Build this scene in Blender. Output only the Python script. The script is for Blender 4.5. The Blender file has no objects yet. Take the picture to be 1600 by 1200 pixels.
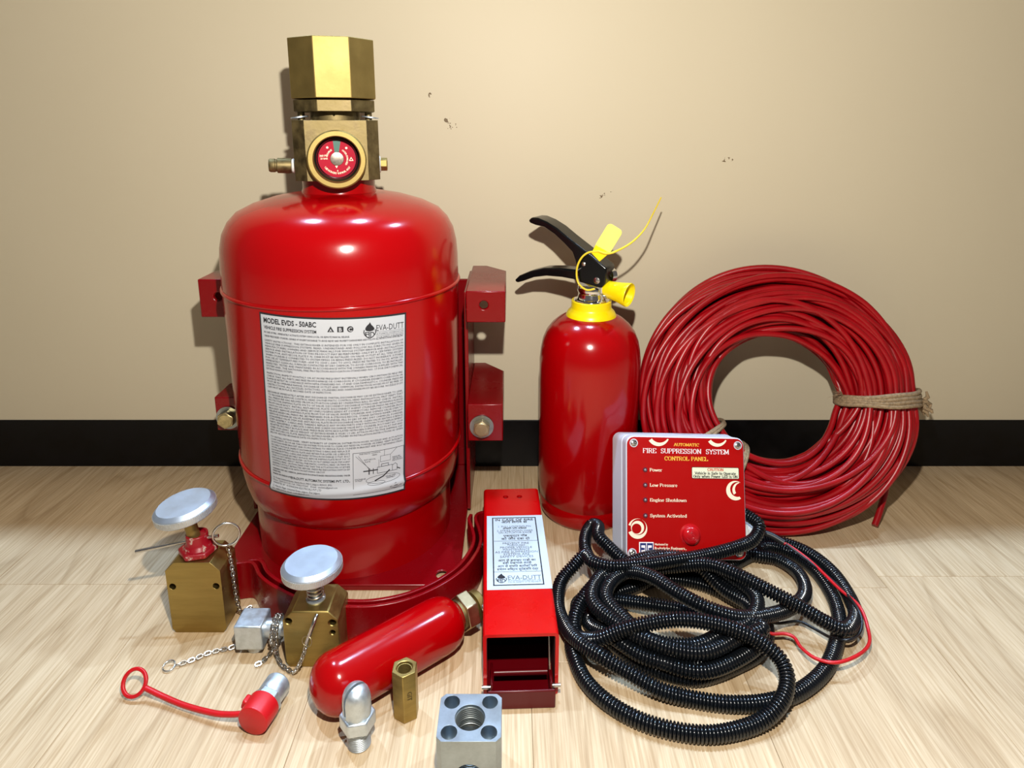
import bpy, bmesh, math, random
from mathutils import Vector, Matrix, Euler
random.seed(7)
SC = bpy.context.scene
COL = SC.collection
R = math.radians
PI = math.pi

# ------------------------------------------------------------------ camera
cam_d = bpy.data.cameras.new('camera')
cam_d.sensor_width = 36.0
cam_d.lens = 1040.0 / 1600.0 * 36.0
cam_d.shift_y = -(600.0 - 437.0) / 1600.0
cam_d.clip_start = 0.01
cam = bpy.data.objects.new('camera', cam_d)
COL.objects.link(cam)
cam.location = (0, 0, 0.45)
cam.rotation_euler = (R(90 - 13), 0, 0)
SC.camera = cam

# ------------------------------------------------------------------ world and lights
world = bpy.data.worlds.new('room_ambient')
SC.world = world
world.use_nodes = True
bg = world.node_tree.nodes['Background']
bg.inputs[0].default_value = (1.0, 0.90, 0.84, 1)
bg.inputs[1].default_value = 0.115

def point_lamp(name, loc, power, radius, color):
    d = bpy.data.lights.new(name, 'POINT')
    d.energy = power
    d.shadow_soft_size = radius
    d.color = color
    o = bpy.data.objects.new(name, d)
    o.location = loc
    COL.objects.link(o)
    return o

# the photographer's hand-held light just above the phone
point_lamp('phone_light', (0.01, 0.10, 0.60), 25.5, 0.008, (1.0, 0.96, 0.88))
# a row of ceiling downlights standing behind the low partition
for lx in (-0.80, 0.08, 1.15):
    point_lamp('ceiling_downlight', (lx, 1.056, 2.4), 105.0, 0.04, (0.63, 0.91, 1.30))

SC.view_settings.view_transform = 'Standard'
SC.view_settings.look = 'None'
SC.view_settings.gamma = 1.0
SC.view_settings.use_curve_mapping = False
SC.view_settings.exposure = 0.0

# ------------------------------------------------------------------ mesh helpers
def frame_from_z(d, up=Vector((0, 0, 1))):
    d = Vector(d).normalized()
    if abs(d.dot(up)) > 0.999:
        up = Vector((0, 1, 0))
    x = up.cross(d).normalized()
    y = d.cross(x)
    return Matrix((x, y, d)).transposed().to_4x4()

def axis_matrix(p, d, up=Vector((0, 0, 1))):
    return Matrix.Translation(Vector(p)) @ frame_from_z(d, up)

def T(x, y, z):
    return Matrix.Translation((x, y, z))

def RX(a): return Matrix.Rotation(R(a), 4, 'X')
def RY(a): return Matrix.Rotation(R(a), 4, 'Y')
def RZ(a): return Matrix.Rotation(R(a), 4, 'Z')

class MB:
    def __init__(self):
        self.v = []
        self.f = []
    def add(self, verts, faces, M=None):
        b = len(self.v)
        for p in verts:
            p = Vector(p)
            self.v.append(tuple(M @ p) if M is not None else tuple(p))
        if M is not None and M.to_3x3().determinant() < 0:
            faces = [f[::-1] for f in faces]
        self.f += [tuple(i + b for i in f) for f in faces]
        return self
    def box(self, x0, x1, y0, y1, z0, z1, M=None):
        vs = [(x0, y0, z0), (x1, y0, z0), (x1, y1, z0), (x0, y1, z0), (x0, y0, z1), (x1, y0, z1), (x1, y1, z1), (x0, y1, z1)]
        return self.add(vs, [(3, 2, 1, 0), (4, 5, 6, 7), (0, 1, 5, 4), (1, 2, 6, 5), (2, 3, 7, 6), (3, 0, 4, 7)], M)
    def prism(self, poly, z0, z1, M=None):
        n = len(poly)
        a = sum(poly[i][0] * poly[(i + 1) % n][1] - poly[(i + 1) % n][0] * poly[i][1] for i in range(n))
        if a < 0:
            poly = poly[::-1]
        vs = [(x, y, z0) for x, y in poly] + [(x, y, z1) for x, y in poly]
        fs = [tuple(range(n))[::-1], tuple(range(n, 2 * n))] + [(i, (i + 1) % n, n + (i + 1) % n, n + i) for i in range(n)]
        return self.add(vs, fs, M)
    def lathe(self, prof, n=48, M=None, closed=False):
        vs, fs, rings = [], [], []
        for r, z in prof:
            if r < 1e-6:
                rings.append([len(vs)])
                vs.append((0, 0, z))
            else:
                rings.append(list(range(len(vs), len(vs) + n)))
                vs += [(r * math.cos(2 * PI * k / n), r * math.sin(2 * PI * k / n), z) for k in range(n)]
        pairs = list(zip(rings, rings[1:]))
        if closed:
            pairs.append((rings[-1], rings[0]))
        for a, b in pairs:
            for k in range(n):
                k2 = (k + 1) % n
                if len(a) == 1 and len(b) == 1:
                    continue
                if len(a) == 1:
                    fs.append((a[0], b[k2], b[k]))
                elif len(b) == 1:
                    fs.append((a[k], a[k2], b[0]))
                else:
                    fs.append((a[k], a[k2], b[k2], b[k]))
        if not closed:
            if len(rings[0]) > 1:
                fs.append(tuple(rings[0][::-1]))
            if len(rings[-1]) > 1:
                fs.append(tuple(rings[-1]))
        return self.add(vs, fs, M)
    def tube(self, path, rad, n=8, closed=False, M=None, caps=True):
        P = [Vector(p) for p in path]
        m = len(P)
        rads = rad if isinstance(rad, (list, tuple)) else [rad] * m
        def tan(i):
            if closed:
                return (P[(i + 1) % m] - P[i - 1]).normalized()
            return (P[min(i + 1, m - 1)] - P[max(i - 1, 0)]).normalized()
        t = tan(0)
        up = Vector((0, 0, 1)) if abs(t.z) < 0.9 else Vector((1, 0, 0))
        x = up.cross(t).normalized()
        vs, fs = [], []
        for i in range(m):
            t = tan(i)
            x = (x - t * x.dot(t)).normalized()
            y = t.cross(x)
            for k in range(n):
                a = 2 * PI * k / n
                vs.append(P[i] + (x * math.cos(a) + y * math.sin(a)) * rads[i])
        for i in range(m if closed else m - 1):
            j = (i + 1) % m
            for k in range(n):
                k2 = (k + 1) % n
                fs.append((i * n + k, i * n + k2, j * n + k2, j * n + k))
        if not closed and caps:
            fs.append(tuple(range(n))[::-1])
            fs.append(tuple(range((m - 1) * n, m * n)))
        return self.add(vs, fs, M)
    def mesh(self, name):
        me = bpy.data.meshes.new(name)
        me.from_pydata(self.v, [], self.f)
        me.update()
        return me

def carve(mb, cutters, name='carved'):
    """boolean difference, evaluated to a plain mesh"""
    a = bpy.data.objects.new(name, mb.mesh(name))
    COL.objects.link(a)
    tmp = []
    for c in cutters:
        o = bpy.data.objects.new('cutter', c.mesh('cutter'))
        COL.objects.link(o)
        tmp.append(o)
        md = a.modifiers.new('b', 'BOOLEAN')
        md.operation = 'DIFFERENCE'
        md.solver = 'EXACT'
        md.object = o
    dg = bpy.context.evaluated_depsgraph_get()
    dg.update()
    me = bpy.data.meshes.new_from_object(a.evaluated_get(dg))
    for o in tmp + [a]:
        m = o.data
        bpy.data.objects.remove(o)
        bpy.data.meshes.remove(m)
    return me

def finish(me, mat, smooth):
    if mat is not None:
        me.materials.clear()
        me.materials.append(mat)
    if smooth:
        me.polygons.foreach_set('use_smooth', [True] * len(me.polygons))
        me.set_sharp_from_angle(angle=R(smooth))

def obj(name, geo, mat, parent=None, smooth=35, bevel=0.0, segs=2, M=None, label=None):
    me = geo.mesh(name) if isinstance(geo, MB) else geo
    me.name = name
    finish(me, mat, smooth)
    o = bpy.data.objects.new(name, me)
    COL.objects.link(o)
    if parent is not None:
        o.parent = parent
    if M is not None:
        o.matrix_local = M
    if bevel:
        b = o.modifiers.new('bevel', 'BEVEL')
        b.width = bevel
        b.segments = segs
        b.limit_method = 'ANGLE'
        b.angle_limit = R(40)
        b.harden_normals = False
    if label:
        o['label'] = label
    return o

def thing(name, label, cat, loc=(0, 0, 0), rot=(0, 0, 0), group=None):
    o = bpy.data.objects.new(name, None)
    o.empty_display_size = 0.02
    COL.objects.link(o)
    o.location = loc
    o.rotation_euler = rot
    o['label'] = label
    o['category'] = cat
    if group:
        o['group'] = group
    return o

def structure(o):
    o['kind'] = 'structure'
    return o

def spline(pts, step=0.004, closed=False):
    """centripetal-ish Catmull-Rom resampled at an even step"""
    P = [Vector(p) for p in pts]
    m = len(P)
    out = []
    rng = range(m if closed else m - 1)
    for i in rng:
        if closed:
            p0, p1, p2, p3 = P[i - 1], P[i], P[(i + 1) % m], P[(i + 2) % m]
        else:
            p1, p2 = P[i], P[i + 1]
            p0 = P[i - 1] if i > 0 else p1 * 2 - p2
            p3 = P[i + 2] if i + 2 < m else p2 * 2 - p1
        k = 24
        for s in range(k):
            t = s / k
            out.append(0.5 * ((2 * p1) + (p2 - p0) * t + (2 * p0 - 5 * p1 + 4 * p2 - p3) * t * t + (3 * p1 - p0 - 3 * p2 + p3) * t ** 3))
    out.append(P[0] if closed else P[-1])
    return resample(out, step, closed)

def resample(out, step, closed=False):
    L = [0.0]
    for a, b in zip(out, out[1:]):
        L.append(L[-1] + (b - a).length)
    n = max(3, int(round(L[-1] / step)))
    res, j = [], 0
    for i in range(n if closed else n + 1):
        d = L[-1] * i / n
        while j < len(L) - 2 and L[j + 1] < d:
            j += 1
        q = (d - L[j]) / max(L[j + 1] - L[j], 1e-9)
        res.append(out[j].lerp(out[j + 1], q))
    return res

def ngon(n, r, a0=0.0):
    return [(r * math.cos(a0 + 2 * PI * k / n), r * math.sin(a0 + 2 * PI * k / n)) for k in range(n)]

def rrect(w, h, r, n=5, cx=0, cy=0):
    p = []
    for sx, sy, a in ((1, 1, 0), (-1, 1, 90), (-1, -1, 180), (1, -1, 270)):
        for k in range(n + 1):
            t = R(a + 90 * k / n)
            p.append((cx + sx * (w / 2 - r) + r * math.cos(t), cy + sy * (h / 2 - r) + r * math.sin(t)))
    return p

def arc(cx, cy, rx, ry, a0, a1, n=10):
    return [(cx + rx * math.cos(R(a0 + (a1 - a0) * k / n)), cy + ry * math.sin(R(a0 + (a1 - a0) * k / n))) for k in range(n + 1)]

# ------------------------------------------------------------------ lettering
_tc = bpy.data.curves.new('lettering', 'FONT')
_to = bpy.data.objects.new('lettering', _tc)
COL.objects.link(_to)

def text_geo(s, size, bold=0.0, width=None, align='L', res=2, squeeze=1.0):
    """returns (verts2d, faces, width); baseline at y=0"""
    _tc.body = s
    _tc.size = size
    _tc.offset = bold * size
    _tc.resolution_u = res
    dg = bpy.context.evaluated_depsgraph_get()
    dg.update()
    me = bpy.data.meshes.new_from_object(_to.evaluated_get(dg))
    vs = [(v.co.x, v.co.y) for v in me.vertices]
    fs = [tuple(p.vertices) for p in me.polygons]
    bpy.data.meshes.remove(me)
    if not vs:
        return [], [], 0
    x0 = min(v[0] for v in vs)
    w = max(v[0] for v in vs) - x0
    k = (width / w) if width else squeeze
    off = {'L': 0, 'C': -w * k / 2, 'R': -w * k}[align]
    return [((x - x0) * k + off, y) for x, y in vs], fs, w * k

# a small slab-serif stroke alphabet for the control panel's lettering
def _S():
    G = {}
    def g(c, adv, strokes, serifs=()):
        G[c] = (adv, strokes, serifs)
    A = arc
    g('A', .80, [[(.08, 0), (.40, 1)], [(.40, 1), (.72, 0)], [(.2, .35), (.6, .35)]], [(.08, 0), (.72, 0)])
    g('C', .76, [A(.40, .5, .30, .47, 45, 315, 14), [(.66, .66), (.66, .95)]], [])
    g('D', .78, [[(.14, 0), (.14, 1)], [(.14, .97), (.36, .97)] + A(.36, .5, .32, .47, 90, -90, 10) + [(.14, .03)]], [(.14, 0), (.14, 1)])
    g('E', .70, [[(.14, 0), (.14, 1)], [(.1, .96), (.62, .96), (.62, .76)], [(.14, .5), (.46, .5)], [(.1, .04), (.64, .04), (.64, .26)]], [(.14, 0), (.14, 1)])
    g('F', .68, [[(.14, 0), (.14, 1)], [(.1, .96), (.62, .96), (.62, .76)], [(.14, .5), (.46, .5)]], [(.14, 0)])
    g('I', .40, [[(.2, 0), (.2, 1)]], [(.2, 0), (.2, 1)])
    g('L', .68, [[(.14, 0), (.14, 1)], [(.1, .04), (.62, .04), (.62, .28)]], [(.14, 0), (.14, 1)])
    g('M', .96, [[(.14, 0), (.14, 1)], [(.14, 1), (.48, .15)], [(.48, .15), (.82, 1)], [(.82, 1), (.82, 0)]], [(.14, 0), (.14, 1), (.82, 0), (.82, 1)])
    g('N', .84, [[(.14, 0), (.14, 1)], [(.14, 1), (.70, 0)], [(.70, 0), (.70, 1)]], [(.14, 0), (.14, 1), (.70, 1)])
    g('O', .82, [A(.41, .5, .31, .47, 0, 360, 20)], [])
    g('P', .70, [[(.14, 0), (.14, 1)], [(.14, .97), (.38, .97)] + A(.38, .72, .24, .25, 90, -90, 8) + [(.14, .47)]], [(.14, 0), (.14, 1)])
    g('R', .78, [[(.14, 0), (.14, 1)], [(.14, .97), (.38, .97)] + A(.38, .74, .23, .23, 90, -90, 8) + [(.14, .51)], [(.38, .5), (.68, 0)]], [(.14, 0), (.14, 1), (.68, 0)])
    g('S', .66, [A(.33, .73, .22, .24, 30, 200, 8) + A(.33, .26, .24, .24, 110, -150, 10), [(.53, .78), (.53, .97)], [(.11, .03), (.11, .24)]], [])
    g('T', .74, [[(.37, 0), (.37, 1)], [(.08, .74), (.08, .96), (.66, .96), (.66, .74)]], [(.37, 0)])
    g('U', .82, [[(.14, 1), (.14, .3)] + A(.41, .3, .27, .27, 180, 360, 10) + [(.68, 1)]], [(.14, 1), (.68, 1)])
    g('V', .78, [[(.08, 1), (.39, 0)], [(.39, 0), (.70, 1)]], [(.08, 1), (.70, 1)])
    g('Y', .76, [[(.08, 1), (.38, .45)], [(.38, .45), (.68, 1)], [(.38, .45), (.38, 0)]], [(.08, 1), (.68, 1), (.38, 0)])
    x = .68
    g('a', .62, [A(.28, .5, .18, .18, 150, 0, 6) + [(.46, .06), (.58, .04)], A(.29, .2, .18, .17, 60, 330, 10) + [(.46, .25)], [(.46, .4), (.29, .39)]], [])
    g('c', .58, [A(.32, .34, .22, .31, 50, 310, 10)], [])
    g('d', .66, [A(.32, .34, .20, .31, 60, 300, 10), [(.5, 1), (.5, 0), (.6, .03)]], [(.44, 1)])
    g('e', .60, [[(.1, .36), (.52, .36)] + A(.31, .34, .21, .31, 5, 310, 12)], [])
    g('f', .44, [[(.2, 0), (.2, .8)] + A(.32, .8, .12, .17, 180, 40, 5), [(.06, .64), (.38, .64)]], [(.2, 0)])
    g('g', .64, [A(.30, .42, .18, .22, 0, 360, 12), [(.2, .2), (.2, .08), (.5, .02), (.5, -.16), (.3, -.24), (.12, -.14), (.18, .0)], [(.44, .6), (.58, .66)]], [])
    g('h', .70, [[(.14, 0), (.14, 1)], [(.14, .45)] + A(.36, .45, .2, .2, 150, 0, 6) + [(.56, 0)]], [(.14, 0), (.56, 0), (.1, 1)])
    g('i', .36, [[(.18, 0), (.18, .66)], [(.18, .84), (.18, .98)]], [(.18, 0), (.14, .66)])
    g('k', .68, [[(.14, 0), (.14, 1)], [(.14, .26), (.5, .66)], [(.28, .42), (.56, 0)]], [(.14, 0), (.56, 0), (.5, .66)])
    g('l', .36, [[(.18, 0), (.18, 1)]], [(.18, 0), (.14, 1)])
    g('m', 1.0, [[(.14, 0), (.14, .66)], [(.14, .45)] + A(.32, .45, .18, .2, 150, 0, 6) + [(.5, 0)], [(.5, .45)] + A(.68, .45, .18, .2, 150, 0, 6) + [(.86, 0)]], [(.14, 0), (.5, 0), (.86, 0), (.1, .66)])
    g('n', .70, [[(.14, 0), (.14, .66)], [(.14, .45)] + A(.36, .45, .2, .2, 150, 0, 6) + [(.56, 0)]], [(.14, 0), (.56, 0), (.1, .66)])
    g('o', .64, [A(.32, .34, .22, .31, 0, 360, 16)], [])
    g('p', .68, [[(.14, -.28), (.14, .66)], A(.34, .34, .22, .31, 130, -130, 12)], [(.14, -.28), (.1, .66)])
    g('r', .52, [[(.14, 0), (.14, .66)], [(.14, .4)] + A(.34, .46, .16, .18, 150, 50, 5)], [(.16, 0), (.1, .66)])
    g('s', .54, [A(.27, .49, .17, .16, 30, 210, 7) + A(.27, .18, .19, .16, 100, -150, 8)], [])
    g('t', .44, [[(.2, .9), (.2, .15)] + A(.32, .15, .12, .13, 180, 320, 5), [(.06, .64), (.4, .64)]], [])
    g('u', .70, [[(.14, .66), (.14, .2)] + A(.34, .2, .2, .18, 180, 350, 6), [(.54, .66), (.54, 0), (.64, .02)]], [(.1, .66), (.5, .66)])
    g('v', .64, [[(.08, .66), (.32, 0)], [(.32, 0), (.56, .66)]], [(.08, .66), (.56, .66)])
    g('w', .94, [[(.08, .66), (.28, 0)], [(.28, 0), (.47, .6)], [(.47, .6), (.66, 0)], [(.66, 0), (.86, .66)]], [(.08, .66), (.47, .64), (.86, .66)])
    g('y', .64, [[(.08, .66), (.32, .02)], [(.56, .66), (.26, -.24), (.1, -.22)]], [(.08, .66), (.56, .66)])
    g('.', .3, [[(.12, 0), (.12, .12)]], [])
    g(',', .3, [[(.14, .1), (.08, -.12)]], [])
    g(' ', .42, [], [])
    return G
SERIF = _S()

def slab_geo(s, h, width=None, align='L', weight=1.0):
    vs, fs, x = [], [], 0.0
    def quad(a, b, t):
        ax, ay = a
        bx, by = b
        l = math.hypot(bx - ax, by - ay) or 1e-6
        dx, dy = (bx - ax) / l, (by - ay) / l
        nx, ny = -dy * t / 2, dx * t / 2
        e = t * 0.18
        n = len(vs)
        vs.extend([(ax - dx * e + nx, ay - dy * e + ny), (ax - dx * e - nx, ay - dy * e - ny), (bx + dx * e - nx, by + dy * e - ny), (bx + dx * e + nx, by + dy * e + ny)])
        fs.append((n, n + 1, n + 2, n + 3))
    for c in s:
        adv, strokes, ser = SERIF.get(c, SERIF[' '])
        for st in strokes:
            for a, b in zip(st, st[1:]):
                l = math.hypot(b[0] - a[0], b[1] - a[1]) or 1e-6
                t = (0.085 + 0.085 * abs(b[1] - a[1]) / l) * weight
                quad((x + a[0], a[1]), (x + b[0], b[1]), t)
        for px, py in ser:
            yy = py + (0.03 if py < .3 else -0.03)
            quad((x + px - .12, yy), (x + px + .12, yy), 0.07 * weight)
        x += adv
    k = (width / x) if width else h
    off = {'L': 0, 'C': -x * k / 2, 'R': -x * k}[align]
    return [(a * k + off, b * h) for a, b in vs], fs, x * k

def put_flat(mb, geo, ox, oy, fn):
    """geo in 2-D moved by (ox, oy) and carried into 3-D by fn(x, y)"""
    vs, fs = geo[0], geo[1]
    mb.add([fn(x + ox, y + oy) for x, y in vs], fs)

def poly_fill(mb, pts, fn):
    mb.add([fn(x, y) for x, y in pts], [tuple(range(len(pts)))])

def line_strip(mb, pts, w, fn, closed=False):
    n = len(pts)
    for i in range(n if closed else n - 1):
        (ax, ay), (bx, by) = pts[i], pts[(i + 1) % n]
        l = math.hypot(bx - ax, by - ay) or 1e-9
        dx, dy = (bx - ax) / l * w / 2, (by - ay) / l * w / 2
        k = max(1, int(l / 0.006))
        for j in range(k):
            x0, y0 = ax + (bx - ax) * j / k, ay + (by - ay) * j / k
            x1, y1 = ax + (bx - ax) * (j + 1) / k, ay + (by - ay) * (j + 1) / k
            mb.add([fn(x0 - dy - dx, y0 + dx - dy), fn(x0 + dy - dx, y0 - dx - dy), fn(x1 + dy + dx, y1 - dx + dy), fn(x1 - dy + dx, y1 + dx + dy)], [(0, 1, 2, 3)])

# ------------------------------------------------------------------ materials
def mat(name, col, rough=0.5, metal=0.0, coat=0.0, spec=0.5, var=0.0, vscale=40.0, bump=0.0, bscale=200.0, stretch=(1, 1, 1), rvar=0.0, col2=None, coatr=0.05, trans=0.0, sub=0.0, ramp=(0.35, 0.65)):
    m = bpy.data.materials.new(name)
    m.use_nodes = True
    nt = m.node_tree
    b = nt.nodes['Principled BSDF']
    b.inputs['Base Color'].default_value = (*col, 1)
    b.inputs['Roughness'].default_value = rough
    b.inputs['Metallic'].default_value = metal
    b.inputs['Coat Weight'].default_value = coat
    b.inputs['Coat Roughness'].default_value = coatr
    b.inputs['Specular IOR Level'].default_value = spec
    if trans:
        b.inputs['Transmission Weight'].default_value = trans
    if sub:
        b.inputs['Subsurface Weight'].default_value = sub
        b.inputs['Subsurface Radius'].default_value = (0.004, 0.003, 0.001)
    if var or bump or rvar:
        tc = nt.nodes.new('ShaderNodeTexCoord')
        mp = nt.nodes.new('ShaderNodeMapping')
        mp.inputs['Scale'].default_value = stretch
        nt.links.new(tc.outputs['Object'], mp.inputs['Vector'])
    if var or rvar:
        n = nt.nodes.new('ShaderNodeTexNoise')
        n.inputs['Scale'].default_value = vscale
        n.inputs['Detail'].default_value = 6
        n.inputs['Roughness'].default_value = 0.65
        nt.links.new(mp.outputs[0], n.inputs['Vector'])
        if var:
            r = nt.nodes.new('ShaderNodeValToRGB')
            c2 = col2 if col2 else tuple(c * (1 - var) for c in col)
            r.color_ramp.elements[0].position = ramp[0]
            r.color_ramp.elements[0].color = (*c2, 1)
            r.color_ramp.elements[1].position = ramp[1]
            r.color_ramp.elements[1].color = (*col, 1)
            nt.links.new(n.outputs['Fac'], r.inputs[0])
            nt.links.new(r.outputs[0], b.inputs['Base Color'])
        if rvar:
            mr = nt.nodes.new('ShaderNodeMapRange')
            mr.inputs['From Min'].default_value = 0.3
            mr.inputs['From Max'].default_value = 0.7
            mr.inputs['To Min'].default_value = max(0.02, rough - rvar)
            mr.inputs['To Max'].default_value = min(1, rough + rvar)
            nt.links.new(n.outputs['Fac'], mr.inputs[0])
            nt.links.new(mr.outputs[0], b.inputs['Roughness'])
    if bump:
        n2 = nt.nodes.new('ShaderNodeTexNoise')
        n2.inputs['Scale'].default_value = bscale
        n2.inputs['Detail'].default_value = 3
        bp = nt.nodes.new('ShaderNodeBump')
        bp.inputs['Strength'].default_value = bump
        bp.inputs['Distance'].default_value = 0.0006
        nt.links.new(mp.outputs[0], n2.inputs['Vector'])
        nt.links.new(n2.outputs['Fac'], bp.inputs['Height'])
        nt.links.new(bp.outputs[0], b.inputs['Normal'])
    return m

M = {}
M['red_gloss'] = mat('red_gloss_paint', (0.30, 0.0, 0.001), 0.17, coat=0.0, spec=0.45, bump=0.10, bscale=60, rvar=0.03, vscale=8)
M['red_bracket'] = mat('dark_red_bracket_paint', (0.18, 0.0, 0.002), 0.26, coat=0.0, spec=0.38, bump=0.25, bscale=90, rvar=0.06, vscale=14)
M['red_dark'] = mat('darker_red', (0.085, 0.0, 0.002), 0.35, spec=0.35, rvar=0.05)  # darker red than the box, for its foot lever and cross bar
M['maroon'] = mat('dark_maroon_inside', (0.035, 0.002, 0.004), 0.5, var=0.3)
M['red_box'] = mat('orange_red_paint', (0.44, 0.0, 0.0005), 0.30, coat=0.0, spec=0.4, bump=0.25, bscale=110, rvar=0.08, vscale=20)
M['red_worn'] = mat('worn_red_paint', (0.26, 0.002, 0.010), 0.35, var=0.8, vscale=160, col2=(0.45, 0.32, 0.27), bump=0.3, ramp=(0.36, 0.42))
M['red_cable'] = mat('red_cable_jacket', (0.34, 0.0005, 0.004), 0.36, var=0.25, vscale=30, bump=0.12, bscale=300)
M['red_cap'] = mat('red_soft_plastic', (0.50, 0.004, 0.008), 0.42, var=0.12, vscale=90, bump=0.1)
M['red_face'] = mat('red_panel_sheet', (0.36, 0.0, 0.0), 0.38, spec=0.3, bump=0.06, bscale=150, rvar=0.04)
M['red_dome'] = mat('red_buzzer_plastic', (0.42, 0.003, 0.006), 0.15, coat=0.6, rvar=0.03)
M['brass'] = mat('brass', (0.36, 0.265, 0.092), 0.58, 1.0, var=0.15, vscale=26, rvar=0.05, bump=0.15, bscale=260)
M['brass_brush'] = mat('brushed_brass', (0.42, 0.31, 0.105), 0.42, 1.0, var=0.3, vscale=30, stretch=(0.3, 1, 3), rvar=0.1, bump=0.2, bscale=240)
M['brass_old'] = mat('tarnished_brass', (0.26, 0.20, 0.09), 0.56, 1.0, var=0.6, vscale=70, col2=(0.12, 0.09, 0.045), rvar=0.12, bump=0.25)
M['brass_pale'] = mat('pale_brass', (0.60, 0.50, 0.30), 0.36, 1.0, var=0.3, vscale=60, rvar=0.08)
M['alu'] = mat('machined_aluminium', (0.56, 0.63, 0.72), 0.48, 0.9, var=0.05, vscale=70, rvar=0.04, bump=0.1, bscale=400)
M['alu_block'] = mat('milled_aluminium', (0.40, 0.46, 0.50), 0.42, 1.0, var=0.25, vscale=60, rvar=0.06)
M['alu_rim'] = mat('knurled_aluminium', (0.70, 0.70, 0.69), 0.5, 1.0, var=0.2, vscale=200)
M['alu_old'] = mat('oxidised_aluminium', (0.44, 0.47, 0.46), 0.45, 1.0, var=0.35, vscale=45, rvar=0.1)
M['zinc'] = mat('zinc_plate', (0.62, 0.68, 0.72), 0.42, 0.85, var=0.2, vscale=160, rvar=0.08, bump=0.15)
M['zinc_yellow'] = mat('yellow_passivated_zinc', (0.62, 0.52, 0.28), 0.34, 1.0, var=0.4, vscale=160)
M['steel'] = mat('steel_wire', (0.62, 0.60, 0.57), 0.26, 1.0, var=0.2, vscale=300)
M['chrome'] = mat('chrome', (0.80, 0.80, 0.80), 0.07, 1.0, rvar=0.03, vscale=60, bump=0.25, bscale=120)
M['black_gloss'] = mat('black_gloss_paint', (0.003, 0.0035, 0.004), 0.2, coat=0.0, spec=0.35, rvar=0.05, vscale=30)
M['conduit'] = mat('black_corrugated_plastic', (0.0035, 0.0045, 0.006), 0.17, spec=0.6, rvar=0.04, vscale=20)
M['rubber'] = mat('black_sleeve', (0.006, 0.006, 0.007), 0.4, rvar=0.05)
M['black_hole'] = mat('dark_recess_paint', (0.02, 0.02, 0.02), 0.6, rvar=0.05)
M['yellow'] = mat('yellow_plastic', (0.85, 0.66, 0.002), 0.32, rvar=0.05, sub=0.05)
M['yellow_pale'] = mat('pale_yellow_seal_plastic', (0.86, 0.80, 0.16), 0.35, rvar=0.05, sub=0.2)
M['yellow_tie'] = mat('yellow_tie_plastic', (0.72, 0.55, 0.03), 0.4, rvar=0.05)
M['grey_plastic'] = mat('light_grey_plastic', (0.56, 0.57, 0.62), 0.42, var=0.06, vscale=30, bump=0.1, bscale=500)
M['white_plastic'] = mat('white_gland_plastic', (0.72, 0.74, 0.75), 0.4, var=0.08)
M['white_tape'] = mat('white_thread_tape', (0.80, 0.78, 0.74), 0.7, var=0.3, vscale=400)
M['label'] = mat('white_label_vinyl', (0.46, 0.48, 0.52), 0.42, var=0.05, vscale=15)
M['sticker'] = mat('pale_blue_sticker', (0.46, 0.54, 0.62), 0.34, var=0.05, vscale=20)
M['ink'] = mat('black_ink', (0.012, 0.013, 0.018), 0.45, rvar=0.03)
M['ink_grey'] = mat('grey_ink', (0.10, 0.12, 0.15), 0.5, rvar=0.03)
M['ink_cream'] = mat('cream_ink', (0.86, 0.74, 0.55), 0.42, rvar=0.03)
M['ink_white'] = mat('white_ink', (0.86, 0.80, 0.80), 0.42, rvar=0.03)
M['ink_gold'] = mat('gold_ink', (0.86, 0.50, 0.06), 0.42, rvar=0.03)
M['ink_red'] = mat('red_ink', (0.55, 0.05, 0.02), 0.45, rvar=0.03)
M['ink_navy'] = mat('navy_ink', (0.012, 0.02, 0.12), 0.45, rvar=0.03)
M['caution'] = mat('cream_caution_sticker', (0.74, 0.74, 0.55), 0.42, var=0.04)
M['dial_red'] = mat('dial_red', (0.36, 0.002, 0.02), 0.55, spec=0.15, rvar=0.03)
M['dial_green'] = mat('dial_green', (0.01, 0.10, 0.07), 0.45, rvar=0.03)
M['dial_hub'] = mat('dial_hub_metal', (0.42, 0.36, 0.30), 0.3, 1.0, var=0.4, vscale=400)
M['jute'] = mat('jute_twine', (0.36, 0.25, 0.14), 0.9, var=0.5, vscale=400, bump=0.8, bscale=600)
M['led'] = mat('led_lens', (0.22, 0.20, 0.22), 0.2, rvar=0.03, coat=0.5)
M['led_rim'] = mat('led_rim', (0.10, 0.01, 0.02), 0.35, rvar=0.03)

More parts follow.
